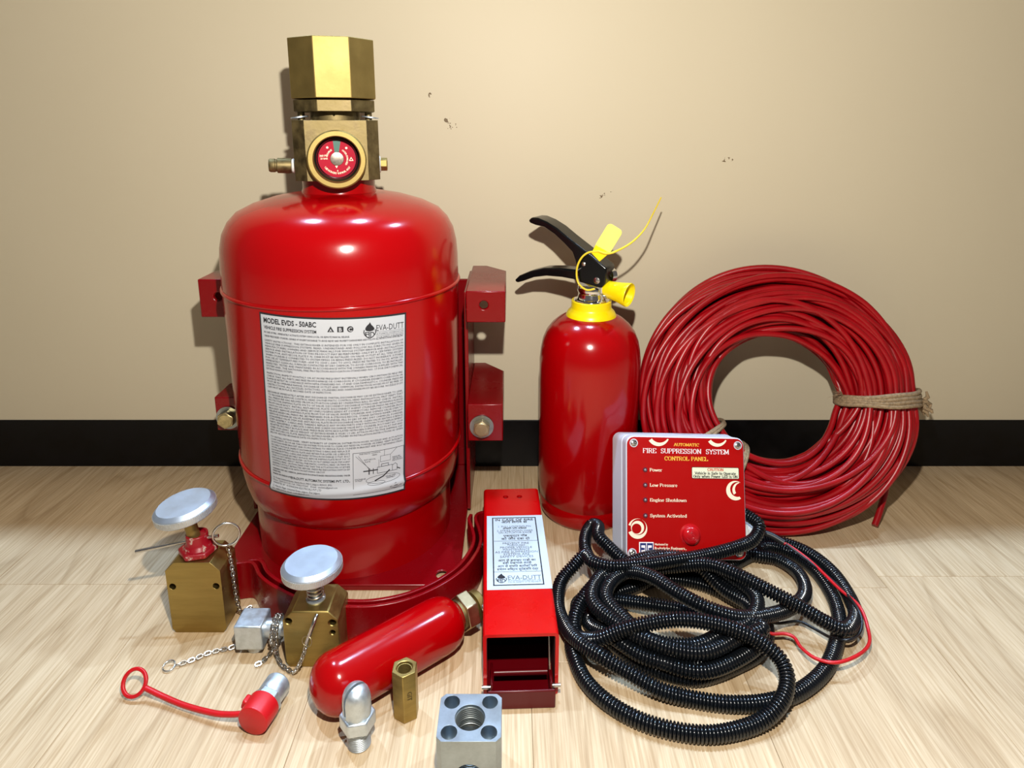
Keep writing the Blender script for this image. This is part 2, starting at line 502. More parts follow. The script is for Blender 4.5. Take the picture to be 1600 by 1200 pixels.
def wood_material():
    m = bpy.data.materials.new('oak_vinyl_plank')
    m.use_nodes = True
    nt = m.node_tree
    N, Lk = nt.nodes, nt.links
    b = N['Principled BSDF']
    tc = N.new('ShaderNodeTexCoord')
    oi = N.new('ShaderNodeObjectInfo')
    mul = N.new('ShaderNodeVectorMath'); mul.operation = 'SCALE'
    cmb = N.new('ShaderNodeCombineXYZ')
    Lk.new(oi.outputs['Random'], cmb.inputs[0]); Lk.new(oi.outputs['Random'], cmb.inputs[1]); Lk.new(oi.outputs['Random'], cmb.inputs[2])
    Lk.new(cmb.outputs[0], mul.inputs[0]); mul.inputs['Scale'].default_value = 23.0
    add = N.new('ShaderNodeVectorMath')
    Lk.new(tc.outputs['Object'], add.inputs[0]); Lk.new(mul.outputs[0], add.inputs[1])
    def noise(scale, sx, sy, detail, rough=0.6):
        mp = N.new('ShaderNodeMapping'); mp.inputs['Scale'].default_value = (sx, sy, 1)
        n = N.new('ShaderNodeTexNoise'); n.inputs['Scale'].default_value = scale; n.inputs['Detail'].default_value = detail; n.inputs['Roughness'].default_value = rough
        Lk.new(add.outputs[0], mp.inputs[0]); Lk.new(mp.outputs[0], n.inputs['Vector'])
        return n
    fine = noise(14, 46, 1.3, 5, 0.55)
    mid = noise(6, 12, 0.8, 3)
    big = noise(5, 1.6, 0.7, 2)
    # cathedral rings: bands of a slowly bending height field
    ring = N.new('ShaderNodeMath'); ring.operation = 'MULTIPLY'; ring.inputs[1].default_value = 9.0
    slow = noise(3.4, 2.6, 0.55, 1, 0.4)
    Lk.new(slow.outputs['Fac'], ring.inputs[0])
    fr = N.new('ShaderNodeMath'); fr.operation = 'FRACT'
    Lk.new(ring.outputs[0], fr.inputs[0])
    rr = N.new('ShaderNodeValToRGB')
    e = rr.color_ramp.elements
    e[0].position = 0.0; e[0].color = (0.66, 0.60, 0.52, 1)
    e[1].position = 0.07; e[1].color = (1, 1, 1, 1)
    x = e.new(0.80); x.color = (1, 1, 1, 1)
    x = e.new(1.0); x.color = (0.74, 0.69, 0.62, 1)
    Lk.new(fr.outputs[0], rr.inputs[0])
    r1 = N.new('ShaderNodeValToRGB')
    r1.color_ramp.elements[0].position = 0.30; r1.color_ramp.elements[0].color = (0.43, 0.30, 0.165, 1)
    r1.color_ramp.elements[1].position = 0.62; r1.color_ramp.elements[1].color = (0.60, 0.465, 0.30, 1)
    Lk.new(fine.outputs['Fac'], r1.inputs[0])
    r2 = N.new('ShaderNodeValToRGB')
    r2.color_ramp.elements[0].position = 0.3; r2.color_ramp.elements[0].color = (0.80, 0.76, 0.72, 1)
    r2.color_ramp.elements[1].position = 0.7; r2.color_ramp.elements[1].color = (1.06, 1.04, 1.02, 1)
    mixf = N.new('ShaderNodeMath'); mixf.operation = 'ADD'
    hm = N.new('ShaderNodeMath'); hm.operation = 'MULTIPLY'; hm.inputs[1].default_value = 0.5
    Lk.new(mid.outputs['Fac'], mixf.inputs[0]); Lk.new(big.outputs['Fac'], mixf.inputs[1]); Lk.new(mixf.outputs[0], hm.inputs[0])
    Lk.new(hm.outputs[0], r2.inputs[0])
    m1 = N.new('ShaderNodeMix'); m1.data_type = 'RGBA'; m1.blend_type = 'MULTIPLY'; m1.inputs[0].default_value = 1
    Lk.new(r1.outputs[0], m1.inputs[6]); Lk.new(r2.outputs[0], m1.inputs[7])
    m2 = N.new('ShaderNodeMix'); m2.data_type = 'RGBA'; m2.blend_type = 'MULTIPLY'; m2.inputs[0].default_value = 0.55
    Lk.new(m1.outputs[2], m2.inputs[6]); Lk.new(rr.outputs[0], m2.inputs[7])
    Lk.new(m2.outputs[2], b.inputs['Base Color'])
    b.inputs['Roughness'].default_value = 0.42
    bp = N.new('ShaderNodeBump'); bp.inputs['Strength'].default_value = 0.25; bp.inputs['Distance'].default_value = 0.0004
    Lk.new(fine.outputs['Fac'], bp.inputs['Height']); Lk.new(bp.outputs[0], b.inputs['Normal'])
    return m
M['wood'] = wood_material()

def wall_material():
    m = bpy.data.materials.new('beige_laminate_panel')
    m.use_nodes = True
    nt = m.node_tree
    N, Lk = nt.nodes, nt.links
    b = N['Principled BSDF']
    tc = N.new('ShaderNodeTexCoord')
    n = N.new('ShaderNodeTexNoise'); n.inputs['Scale'].default_value = 2.2; n.inputs['Detail'].default_value = 2
    Lk.new(tc.outputs['Object'], n.inputs['Vector'])
    r = N.new('ShaderNodeValToRGB')
    r.color_ramp.elements[0].position = 0.3; r.color_ramp.elements[0].color = (0.555, 0.482, 0.345, 1)
    r.color_ramp.elements[1].position = 0.7; r.color_ramp.elements[1].color = (0.59, 0.515, 0.375, 1)
    Lk.new(n.outputs['Fac'], r.inputs[0])
    # a few old scuffs, each a small broken smear
    n2 = N.new('ShaderNodeTexNoise'); n2.inputs['Scale'].default_value = 230; n2.inputs['Detail'].default_value = 2
    Lk.new(tc.outputs['Object'], n2.inputs['Vector'])
    prev = None
    for (x, z, sx, sz, thr) in ((-0.098, 0.486, 0.002, 0.003, 0.48), (-0.073, 0.450, 0.008, 0.004, 0.60), (-0.078, 0.457, 0.004, 0.003, 0.5), (0.116, 0.371, 0.008, 0.005, 0.60), (0.109, 0.366, 0.003, 0.003, 0.5), (0.262, 0.410, 0.008, 0.003, 0.6)):
        mp = N.new('ShaderNodeMapping'); mp.vector_type = 'POINT'
        mp.inputs['Location'].default_value = (-x / sx, 0, -z / sz); mp.inputs['Scale'].default_value = (1 / sx, 0, 1 / sz)
        Lk.new(tc.outputs['Object'], mp.inputs[0])
        ln = N.new('ShaderNodeVectorMath'); ln.operation = 'LENGTH'
        Lk.new(mp.outputs[0], ln.inputs[0])
        lt = N.new('ShaderNodeMath'); lt.operation = 'LESS_THAN'; lt.inputs[1].default_value = 1.0
        Lk.new(ln.outputs['Value'], lt.inputs[0])
        gt = N.new('ShaderNodeMath'); gt.operation = 'GREATER_THAN'; gt.inputs[1].default_value = thr
        Lk.new(n2.outputs['Fac'], gt.inputs[0])
        ml = N.new('ShaderNodeMath'); ml.operation = 'MULTIPLY'
        Lk.new(lt.outputs[0], ml.inputs[0]); Lk.new(gt.outputs[0], ml.inputs[1])
        if prev is None:
            prev = ml
        else:
            mx = N.new('ShaderNodeMath'); mx.operation = 'MAXIMUM'
            Lk.new(prev.outputs[0], mx.inputs[0]); Lk.new(ml.outputs[0], mx.inputs[1])
            prev = mx
    mix = N.new('ShaderNodeMix'); mix.data_type = 'RGBA'
    Lk.new(prev.outputs[0], mix.inputs[0]); Lk.new(r.outputs[0], mix.inputs[6]); mix.inputs[7].default_value = (0.16, 0.11, 0.06, 1)
    Lk.new(mix.outputs[2], b.inputs['Base Color'])
    b.inputs['Roughness'].default_value = 0.5
    b.inputs['Specular IOR Level'].default_value = 0.22
    return m
M['wall'] = wall_material()
M['baseboard'] = mat('black_skirting', (0.0022, 0.0022, 0.003), 0.4, var=0.5, vscale=60, rvar=0.08, spec=0.25)

# ------------------------------------------------------------------ the setting
WALL_Y = 0.8243
wall = structure(obj('wall_back', MB().box(-3, 3, WALL_Y, WALL_Y + 0.03, 0.066, 0.98), M['wall']))
base = structure(obj('baseboard_back', MB().box(-3, 3, WALL_Y - 0.0012, WALL_Y + 0.03, 0.0, 0.0675), M['baseboard'], bevel=0.0006))
floor = structure(obj('floor', MB().box(-3, 3, -3, 3, -0.03, -0.006), M['wood']))
PW, PL, GAP = 0.18, 1.22, 0.00015
pm = MB().box(GAP, PW - GAP, GAP, PL - GAP, -0.006, 0.0).mesh('plank')
finish(pm, M['wood'], 0)
joints = {-1: 0.5797, -5: 0.5845}
for i in range(-9, 9):
    y0 = joints.get(i, None)
    if y0 is None:
        y0 = random.uniform(-0.2, 0.1) if i % 2 else random.uniform(-0.75, -0.5)
    for k in range(-2, 2):
        o = bpy.data.objects.new('plank', pm)
        COL.objects.link(o)
        o.parent = floor
        o.location = (0.3755 + i * PW, y0 + k * PL, 0)
        bv = o.modifiers.new('bevel', 'BEVEL'); bv.width = 0.0003; bv.segments = 1

# ------------------------------------------------------------------ big suppression cylinder
TX, TY, TR = -0.1780, 0.69, 0.1206
def shell_r(z):
    return 0.1184 + (TR - 0.1184) * min(1.0, max(0.0, (z - 0.108) / 0.19))
tank = thing('suppression_cylinder', 'large red fire suppression cylinder with brass valve and white instruction label', 'cylinder', (TX, TY, 0))
prof = [(0.0, 0.07), (0.07, 0.058), (0.098, 0.058), (0.1065, 0.062), (0.1125, 0.070), (0.1155, 0.082), (0.1175, 0.095), (shell_r(.108), 0.108), (shell_r(.20), 0.20), (TR, 0.300), (0.1203, 0.318), (0.1191, 0.333), (0.1162, 0.346), (0.1105, 0.357), (0.102, 0.366), (0.087, 0.3735), (0.066, 0.380), (0.045, 0.384), (0.0, 0.387)]
obj('shell', MB().lathe(prof, 128), M['red_gloss'], tank, smooth=60)
obj('foot_ring', MB().lathe([(0.0985, 0.0062), (0.106, 0.0062), (0.1065, 0.03), (0.1065, 0.066), (0.0985, 0.066)], 96, closed=True), M['red_gloss'], tank)
for z in (0.291, 0.110):
    rp = TR - 0.0003 if z > 0.2 else 0.1182
    obj('weld_bead', MB().lathe([(rp + 0.0022 * math.cos(a), z + 0.0022 * math.sin(a)) for a in [2 * PI * k / 10 for k in range(10)]], 128, closed=True), M['red_gloss'], tank, smooth=60)
obj('neck', MB().lathe([(0.0, 0.380), (0.0375, 0.380), (0.0372, 0.386), (0.0362, 0.389), (0.0362, 0.3985), (0.0, 0.3985)], 64), M['red_gloss'], tank)

def octagon(a, ch=None):
    c = a * (1 - math.tan(PI / 8)) if ch is None else ch
    return [(a, -a + c), (a, a - c), (a - c, a), (-a + c, a), (-a, a - c), (-a, -a + c), (-a + c, -a), (a - c, -a)]
valve = obj('valve_body', carve(MB().prism(octagon(0.0405, 0.0115), 0.398, 0.4555), [MB().lathe([(0.0, 0.0), (0.0235, 0.0), (0.0235, 0.03), (0.0, 0.03)], 48, axis_matrix((0, -0.042, 0.4190), (0, 1, 0)))]), M['brass_old'], tank, bevel=0.0012)
obj('valve_neck', carve(MB().lathe([(0.0, 0.452), (0.0245, 0.452), (0.0245, 0.464), (0.0, 0.464)], 48), [MB().lathe([(0, 0), (0.0012, 0), (0.0012, 0.01), (0, 0.01)], 12, axis_matrix((-0.001, -0.028, 0.4605), (0, 1, 0)))]), M['brass_old'], tank)
for s in (-1, 1):
    obj('stud', MB().lathe([(0.0, 0.4545), (0.0035, 0.4545), (0.0035, 0.464), (0.0, 0.464)], 20, T(s * 0.0325, -0.006, 0)), M['brass_old'], tank)
    obj('washer', MB().lathe([(0.0042, -0.0006), (0.0085, -0.0006), (0.0085, 0.0006), (0.0042, 0.0006)], 28, T(s * 0.034, -0.008, 0.4585) @ RY(7 * s), closed=True), M['alu'], tank)
obj('valve_flange', MB().prism(octagon(0.0385), 0.4635, 0.4745), M['brass_old'], tank, bevel=0.0006)
obj('valve_cap', MB().prism(octagon(0.0400), 0.4760, 0.5315), M['brass'], tank, bevel=0.0007)

# pressure gauge in the front of the valve
GC = Vector((-0.0003, -0.0405, 0.4190))
gm = axis_matrix(GC, (0, -1, 0), Vector((0, 0, 1)))
def gfn(r):
    return None
ring = obj('gauge_ring', MB().lathe([(0.0228, -0.012), (0.0272, -0.012), (0.0275, 0.0), (0.0275, 0.0125), (0.0262, 0.0135), (0.0222, 0.0135), (0.0213, 0.0118), (0.0213, -0.012)], 72, gm, closed=True), M['brass'], tank)
gau = obj('gauge', MB().lathe([(0.0, -0.011), (0.0212, -0.011), (0.0212, 0.001), (0.0192, 0.0018), (0.0182, -0.004), (0.0, -0.004)], 64, gm), M['black_gloss'], tank)
dial_z = -0.0036
def gp(x, y, z=dial_z):
    return tuple(GC + Vector((x, -z, y)))
mb = MB(); poly_fill(mb, [(0.0178 * math.cos(2 * PI * k / 48), 0.0178 * math.sin(2 * PI * k / 48)) for k in range(48)], lambda x, y: gp(x, y))
obj('dial', mb, M['dial_red'], gau, smooth=0)
mb = MB(); poly_fill(mb, [(0.0176 * math.cos(R(a)), 0.0176 * math.sin(R(a))) for a in range(76, 103, 3)] + [(-0.002, 0.006), (0.002, 0.006)], lambda x, y: gp(x, y, dial_z + 0.0001))
obj('green_zone', mb, M['dial_green'], gau, smooth=0)
obj('hub', MB().lathe([(0.0, dial_z), (0.0066, dial_z), (0.0062, dial_z + 0.0015), (0.0, dial_z + 0.0022)], 32, gm), M['dial_hub'], gau)
def arc_text(mb, s, size, rad, a_mid, a_span, outward, fn, bold=0.02):
    n = len(s)
    for i, c in enumerate(s):
        if c == ' ':
            continue
        t = (i + 0.5) / n - 0.5
        a = R(a_mid - a_span * t) if outward else R(a_mid + a_span * t)
        rot = a - PI / 2 if outward else a + PI / 2
        vs, fs, w = text_geo(c, size, bold, align='C', res=1)
        ca, sa = math.cos(rot), math.sin(rot)
        mb.add([fn(rad * math.cos(a) + x * ca - (y - size * .35) * sa, rad * math.sin(a) + x * sa + (y - size * .35) * ca) for x, y in vs], fs)
mb = MB()
f2 = lambda x, y: gp(x, y, dial_z + 0.0002)
arc_text(mb, 'USE WITH DRY CHEMICAL ONLY', 0.0026, 0.0138, 270, 112, False, f2)
arc_text(mb, 'RECHARGE', 0.0024, 0.0098, 142, 50, True, f2)
arc_text(mb, 'OVERCHARGED', 0.0024, 0.0098, 10, 95, True, f2)
put_flat(mb, text_geo('360 PSI', 0.0026, 0.02, align='C'), -0.0125, 0.0022, f2)
put_flat(mb, text_geo('25 BAR', 0.0022, 0.02, align='C'), -0.0120, -0.0004, f2)
for a in (128, 48):
    poly_fill(mb, [(0.0138 * math.cos(R(a)) + 0.0011 * math.cos(k * PI / 6), 0.0138 * math.sin(R(a)) + 0.0011 * math.sin(k * PI / 6)) for k in range(12)], f2)
line_strip(mb, [(0.0116, -0.0018), (0.0150, -0.0018), (0.0133, 0.0012)], 0.0006, f2, True)
poly_fill(mb, [(-0.0022, -0.0066), (-0.0008, -0.0090), (0.0004, -0.0066)], f2)
put_flat(mb, text_geo('0', 0.0022, 0.02, align='C'), 0.0, -0.0122, f2)
obj('dial_print', mb, M['ink_cream'], gau, smooth=0)
# fittings on the two sides of the valve
sm = axis_matrix((-0.0375, -0.012, 0.4115), (-1, 0, 0.03))
obj('side_plug', MB().lathe([(0.0, 0.0), (0.0052, 0.0), (0.0052, 0.006), (0.0072, 0.007), (0.0076, 0.010), (0.0074, 0.020), (0.0060, 0.0208), (0.0060, 0.0218), (0.0066, 0.0224), (0.0066, 0.0268), (0.0058, 0.0282), (0.0, 0.0284)], 32, sm), M['brass_old'], tank)
obj('thread_tape', MB().lathe([(0.0053, -0.001), (0.0070, 0.0), (0.0068, 0.003), (0.0072, 0.0052), (0.0062, 0.0068), (0.0053, 0.0068)], 24, sm, closed=True), M['white_tape'], tank)
sm = axis_matrix((0.0375, -0.012, 0.4120), (1, -0.12, 0))
obj('thread_tape', MB().lathe([(0.0046, 0.0), (0.0082, 0.0), (0.0080, 0.0022), (0.0084, 0.0046), (0.0046, 0.0056)], 24, sm, closed=True), M['white_tape'], tank)
obj('hex_plug', MB().prism(ngon(6, 0.0068, 0.3), 0.0048, 0.0115, sm), M['brass'], tank, bevel=0.0006)

for o_ in tank.children:
    if o_.name.split('.')[0] in ('valve_body', 'valve_neck', 'stud', 'washer', 'valve_flange', 'valve_cap', 'gauge_ring', 'gauge', 'side_plug', 'thread_tape', 'hex_plug'):
        o_.rotation_euler.z = R(14)

# instruction label wrapped on the shell
LW, LH = 0.1385, 0.1815
PHI0, LZ0 = R(6.3), 0.1928
TILT = R(-2.4)
def cyl_map(dr):
    def fn(x, y):
        xx = x * math.cos(TILT) - y * math.sin(TILT)
        yy = x * math.sin(TILT) + y * math.cos(TILT)
        ph = PHI0 + xx / TR
        r = shell_r(LZ0 + yy) + dr + 0.0021 * math.exp(-((LZ0 + yy - 0.110) / 0.0035) ** 2)
        return (r * math.sin(ph), -r * math.cos(ph), LZ0 + yy)
    return fn
def cyl_sheet(x0, x1, y0, y1, dr, nx=40, ny=80):
    fn = cyl_map(dr)
    mb = MB()
    vs = [fn(x0 + (x1 - x0) * i / nx, y0 + (y1 - y0) * j / ny) for j in range(ny + 1) for i in range(nx + 1)]
    fs = [(j * (nx + 1) + i, j * (nx + 1) + i + 1, (j + 1) * (nx + 1) + i + 1, (j + 1) * (nx + 1) + i) for j in range(ny) for i in range(nx)]
    return mb.add(vs, fs)
lab = obj('instruction_label', cyl_sheet(-LW / 2, LW / 2, -LH / 2, LH / 2, 0.00045), M['ink'], tank, smooth=60, label='white printed instruction label with black border')
# the lower bead runs under the label
obj('label_sheet', cyl_sheet(-LW / 2 + 0.0017, LW / 2 - 0.0017, -LH / 2 + 0.0017, LH / 2 - 0.0017, 0.00065), M['label'], lab, smooth=60)
ptx = cyl_map(0.00085)
def lx(f): return -LW / 2 + f * LW
def ly(f): return LH / 2 - f * LH
def label_lines(name, lines, f0, df, size, x0=0.035, x1=0.975, boldfirst=0, bold=0.006):
    mb = MB()
    for i, s in enumerate(lines):
        last = s.endswith('|')
        s = s.rstrip('|')
        w = None if last else (x1 - x0) * LW
        g = text_geo(s, size, bold, width=w, res=1, squeeze=0.92)
        if not last and g[2] and len(s) < 30:
            g = text_geo(s, size, bold, res=1)
        put_flat(mb, g, lx(x0), ly(f0 + i * df) - size * 0.35, ptx)
    return obj(name, mb, M['ink'], lab, smooth=0)
mb = MB()
put_flat(mb, text_geo('MODEL EVDS - 50ABC', 0.0068, 0.030, width=0.051), lx(.035), ly(.050), ptx)
obj('model_name', mb, M['ink'], lab, smooth=0)
mb = MB()
put_flat(mb, text_geo('VEHICLE FIRE SUPPRESSION SYSTEM', 0.0042, 0.022, width=0.051), lx(.035), ly(.082), ptx)
put_flat(mb, text_geo('IN CASE OF FIRE : IMMEDIATELY ACTIVATE SYSTEM USING LOCAL OR REMOTE MANUAL RELEASE.', 0.0024, 0.018, width=0.080, res=1), lx(.035), ly(.104), ptx)
put_flat(mb, text_geo('UNDER PRESSURIZED CYLINDER, CAPABLE OF VIOLENT DISCHARGE. TO AVOID INJURY AND PROPERTY DAMAGE READ AND FOLLOW ALL INSTRUCTIONS GIVEN BELOW.', 0.0024, 0.018, width=0.94 * LW, res=1), lx(.035), ly(.124), ptx)
obj('heading_lines', mb, M['ink'], lab, smooth=0)
# A B C class marks
mb = MB(); wb = MB()
ptw = cyl_map(0.00100)
cx, cz = lx(.494), ly(.060)
poly_fill(mb, [(cx - .0030, cz - .0024), (cx + .0030, cz - .0024), (cx, cz + .0030)], ptx)
cb = lx(.555); poly_fill(mb, [(cb - .0027, cz - .0026), (cb + .0027, cz - .0026), (cb + .0027, cz + .0026), (cb - .0027, cz + .0026)], ptx)
cc = lx(.617); poly_fill(mb, [(cc + .0028 * math.cos(k * PI / 12), cz + .0028 * math.sin(k * PI / 12)) for k in range(24)], ptx)
for s, q, dz in (('A', cx, -.0020), ('B', cb, -.0019), ('C', cc, -.0019)):
    put_flat(wb, text_geo(s, 0.0050 if s != 'A' else 0.0036, 0.02, align='C'), q, cz + dz, ptw)
obj('class_marks', mb, M['ink'], lab, smooth=0)
obj('class_letters', wb, M['label'], lab, smooth=0)

def logo(mb, x, y, s, fn):
    """flame over a split shield with the letters E D; s = overall height"""
    fl = [(0, 1.0), (-.05, .90), (-.18, .78), (-.26, .66), (-.28, .54), (-.20, .46), (0, .42), (.20, .46), (.28, .54), (.26, .64), (.16, .76), (.10, .82), (.06, .90)]
    poly_fill(mb, [(x + a * s, y + b * s) for a, b in fl], fn)
    for sg in (-1, 1):
        sh = [(sg * a, b) for a, b in ((.34, .50), (.36, .36), (.30, .20), (.16, .06), (.03, 0.0))]
        line_strip(mb, [(x + a * s, y + b * s) for a, b in sh], .055 * s, fn)
    for (p, q) in (((-.27, .36), (-.04, .36)), ((-.27, .36), (-.22, .12)), ((-.25, .24), (-.06, .24)), ((-.04, .36), (-.04, .06)), ((.05, .36), (.05, .06)), ((.05, .36), (.20, .34)), ((.20, .34), (.26, .22))):
        line_strip(mb, [(x + p[0] * s, y + p[1] * s), (x + q[0] * s, y + q[1] * s)], .05 * s, fn)
mb = MB()
logo(mb, lx(.742), ly(.112), 0.0150, ptx)
obj('emblem', mb, M['ink'], lab, smooth=0)
mb = MB()
put_flat(mb, text_geo('EVA-DUTT', 0.0080, 0.0, width=0.0268), lx(.785), ly(.078), ptx)
line_strip(mb, [(lx(.785), ly(.084)), (lx(.978), ly(.084))], 0.00022, ptx)
put_flat(mb, text_geo('AUTOMATIC SYSTEM PVT LTD', 0.0024, 0.0, width=0.0268, res=1), lx(.785), ly(.099), ptx)
line_strip(mb, [(lx(.785), ly(.103)), (lx(.978), ly(.103))], 0.00022, ptx)
put_flat(mb, text_geo('YOUR SAFETY OUR PRIORITY', 0.0022, 0.0, width=0.0268, res=1), lx(.785), ly(.116), ptx)
obj('brand_lettering', mb, M['ink'], lab, smooth=0)

SAFETY = ['SAFETY INSTRUCTIONS : THIS EXTINGUISHER IS INTENDED FOR USE ONLY IN COMPLETE INSTALLATION OF', 'VEHICLE FIRE SUPPRESSION SYSTEMS. READ, UNDERSTAND AND FOLLOW ALL DIRECTIONS GIVEN IN', 'MANUFACTURERS OWNERS AND SERVICE MANUALS FOR WHOLE SYSTEM SERVICE AND INSTALLATION', 'SERVICE AND INSTALLATION OF THIS PRODUCT MAY BE PERFORMED ONLY BY A CERTIFIED SYSTEMS', 'DISTRIBUTOR. ANTI RECOIL PLATE P. N. 10848 MUST BE INSTALLED ON VALVE OUTLET AT ALL TIMES EXCEPT', 'WHEN CYLINDER IS CONNECTED TO SYSTEM PIPING OR BEING PRESSURIZED. DO NOT INCINERATE. SUITABLE', 'FOR USE AT TEMPERATURES FORM - 650F TO 1500F ( -540C TO 600C). PRESSURE TESTED TO 700 PSI. AFTER USE', 'IMMEDIATELY CLEAN ALL SURFACES CONTACTED BY DRY CHEMICAL TO AVOID CORROSION. TO BE INSTALLED,', 'INSPECTED, TESTED AND MAINTAINED IN ACCORDANCE WITH THE OWNERS MANUAL SUPPLIED WITH THIS', 'SYSTEM AND, THE NATIONAL FIRE PROTECTION ASSOCIATION STANDARD NO. 17 FOR DRYCHEMICAL', 'EXTINGUISHING SYSTEMS.|']
INSPECT = ['INSPECTION: INSPECT MONTHLY OR AT MORE FREQUENT INSTERVALS WHEN CIRCUMSTANCES REQUIRE.', 'CHECK THAT ALL PARTS ARE FREE FROM DAMAGE OR CORROSION. IF CYCLINDER EXHIBITS CORROSION OR', 'DAMAGE RETEST IN CORDANCE WITH NFPA STANDARD NO. 17 AND CGA PAMPHLETC-6. CYLINDER PRESSURE', 'MUST BE IN OPERABLE RANGE. DISCHARGE OUTLET AND CHEMICAL DISTRUTION HOSES MUST BE FREE OF', 'OBSTRUCTIONS. ALL NOZZLES, DITECTORS, CYLINDERS AND HARDWARE MUST BE SECURE. NOZZLE DUST', 'CAPS MUST BE IN PLACE. RECORED DATE OF INSPECTION.|']
RECHARGE = ['RECHARGE IMMEDIATELY AFTER ANY DISCHARGE. PARTIAL DISCHARGE MAY CAUSE EXTINGUISHER TO LEAK.', 'TO RECHARGE REMOVE CONTROL HEAD ON PNEUMATIC CONTROL HEAD INSTALLATION, FIRST VERIFY THAT', 'ALL PRESSURE HAS RELIVED FROM ACTUATION LINES BY UNSEATING BALL IN VENT CHECK. INSTALL', 'PROTECTIVE SHIPPING PLATE ON TO OF VALVE. DISCONNECT DISCHARGE FITTING AND RETAINING FLANGE', 'FROM VALVE BODY. INSTALL ANTI-RECOIL PLATE. DISCONNECT AGENT CYLINDER PRESSURE INDICTING', 'SWITCH ON UNITS SO EQUIPPED BY UNPLUGGING LEADS AT CONNECTORS. REMOVE CYLINDER FROM', 'BRACKET. REMOVE SHIPPING PLATE FROM TOP OF VALVE. INVERT CYLINDER AND DEPRESS VALVE STEM TO', 'RELIEVE RESIDUAL PRESSURE. BE PREPARED FOR A STRONG RECOIL. STAND EXTINGUISHER UPRIGHT', 'REMOVE DISHARGE VALVE ASSEMBLY FROM CYLINDER. FILL 50 LBS OF ABC DRY CHEMICAL POWDER', 'DISASSEMBLE VALVE STEM AND ANTI RECOIL PLATE FROM DISCHARGE VALVE. CLEAN VALVE SEATING SURFACE', 'STEM ASSEMBLY, O-RING AND THREADS. REPLACE ANY WORN PARTS ONLY WITH FACTORY REPLACEMENT', 'PARTS. REASSEMBLE. LUBRICATE O-RING AND SCREW DISCHARGE VALVE INTO CYLINDER. BOLT PART NO. 10138', 'ADAPTER SECURELY IN PLACE AND PRESSURIZE WITH REGULATED NITROGEN SUPPLY TO 350 PSI AT 700F AND', 'CHEK FOR LEAKS. GROSS WEIGHT OF EXTINGUISHER IS 95LBS 1.5 LBS. ATTACH PROTECTIVE SHIPPING CAP', 'AND ANTI RECOIL PLATE. REINSTALL EXTINGUISHER AS OUTLINED IN INSTALLATION INSTRUCTIONS AS GIVEN', 'BELOW. RECORD RECHARGE DATE ON INSPECTION TAG.|']
INSTALL_A = ['TO INSTALL EXTINGUISHER : VERIFY INTEGRITY OF CHEMICAL DISTRIBUTION HOSES, NOZZLES AND ACTUATION', 'COMPONENTS. BLOW AIR THROUGH DISTRIBUTION HOSE TO CLEAR ANY RESIDUAL POWDER OR DEBRIS. VERIFY INTEGRITY', 'OF EXTINGUISHER BRACKET AND ITS MOUNTINGS TO VEHICLE. PLACE CYLINDER IN BRACKET AND BOLT RETAINING STRAPS']
INSTALL_B = ['SECURELY IN PLACE. INSPECT DISCHARGE FITTING O-RING AND REPLACE IF', 'WORN. REMOVE ANTI-RECOIL PLATE AND RETAIN FOR LATER USE. LUBRICATE', 'DISCHARGE FITTING O-RING AND INSERT FITTING IN DISCHARGE OUTLET. BOLT', 'RETAINING FLANGE SECURELY IN PLACE. REMOVE SHIPPING PLATE FROM TOP OF', 'VALVE. DO NOT DEPRESS VALVE STEM. CAUTION: DO NOT DEPRESS VALVE STEM AGENT', 'DISCHARGE WILL RESULT. INSTALL PNEUMATIC CONTROL HEAD OR MANUAL', 'CONTROL HEAD. CAUTION: MAKE SURE THAT THE ACTUATING PIN OF EITHER', 'ASSEMBLY IS FULLY RETRACTED BEFORE. PRESSURE INDICATING SWITCH BY', 'MATING CONNECTOR WITH MONITORING CIRCUIT.|']
label_lines('safety_paragraph', SAFETY, .143, .0152, 0.0026)
label_lines('inspection_paragraph', INSPECT, .318, .0152, 0.0026)
label_lines('recharge_paragraph', RECHARGE, .421, .0152, 0.0026)
label_lines('installation_paragraph', INSTALL_A + [], .674, .0150, 0.0025)
label_lines('installation_steps', INSTALL_B, .7195, .0150, 0.0025, .035, .605)
label_lines('warning_line', ['WARNING: DRY ABC CHEMICAL (AMMONIUM PHOSPHATE BASED FIRE EXTINGUISHER) UNDER', 'PRESSURE.|'], .858, .014, 0.0023, .035, .605, bold=0.02)
mb = MB()
put_flat(mb, text_geo('MADE IN INDIA BY :', 0.0025, 0.02, res=1), lx(.035), ly(.893), ptx)
put_flat(mb, text_geo('EVA-DUTT AUTOMATIC SYSTEMS PVT. LTD.,', 0.0037, 0.024, width=0.058), lx(.185), ly(.897), ptx)
obj('maker_name', mb, M['ink'], lab, smooth=0)
label_lines('maker_address', ['15, Durga Industrial Estate, Ajanta Road, MIDC, Jalgaon-425003. (MS)|', 'Phone : 0257-2211125, Cell : 09822199265    E-mail : evadutta@gmail.com|', 'MARKETED BY : RUDRAKSHA ELECTRICALS PVT LTD|', '12, Adarsha Nagar, Industrial Estate, Jalgaon, Dist Jalgaon.|', 'PH : 09822199266, Email : rudra@gmail.com|'], .912, .0145, 0.0024, .035, .6)
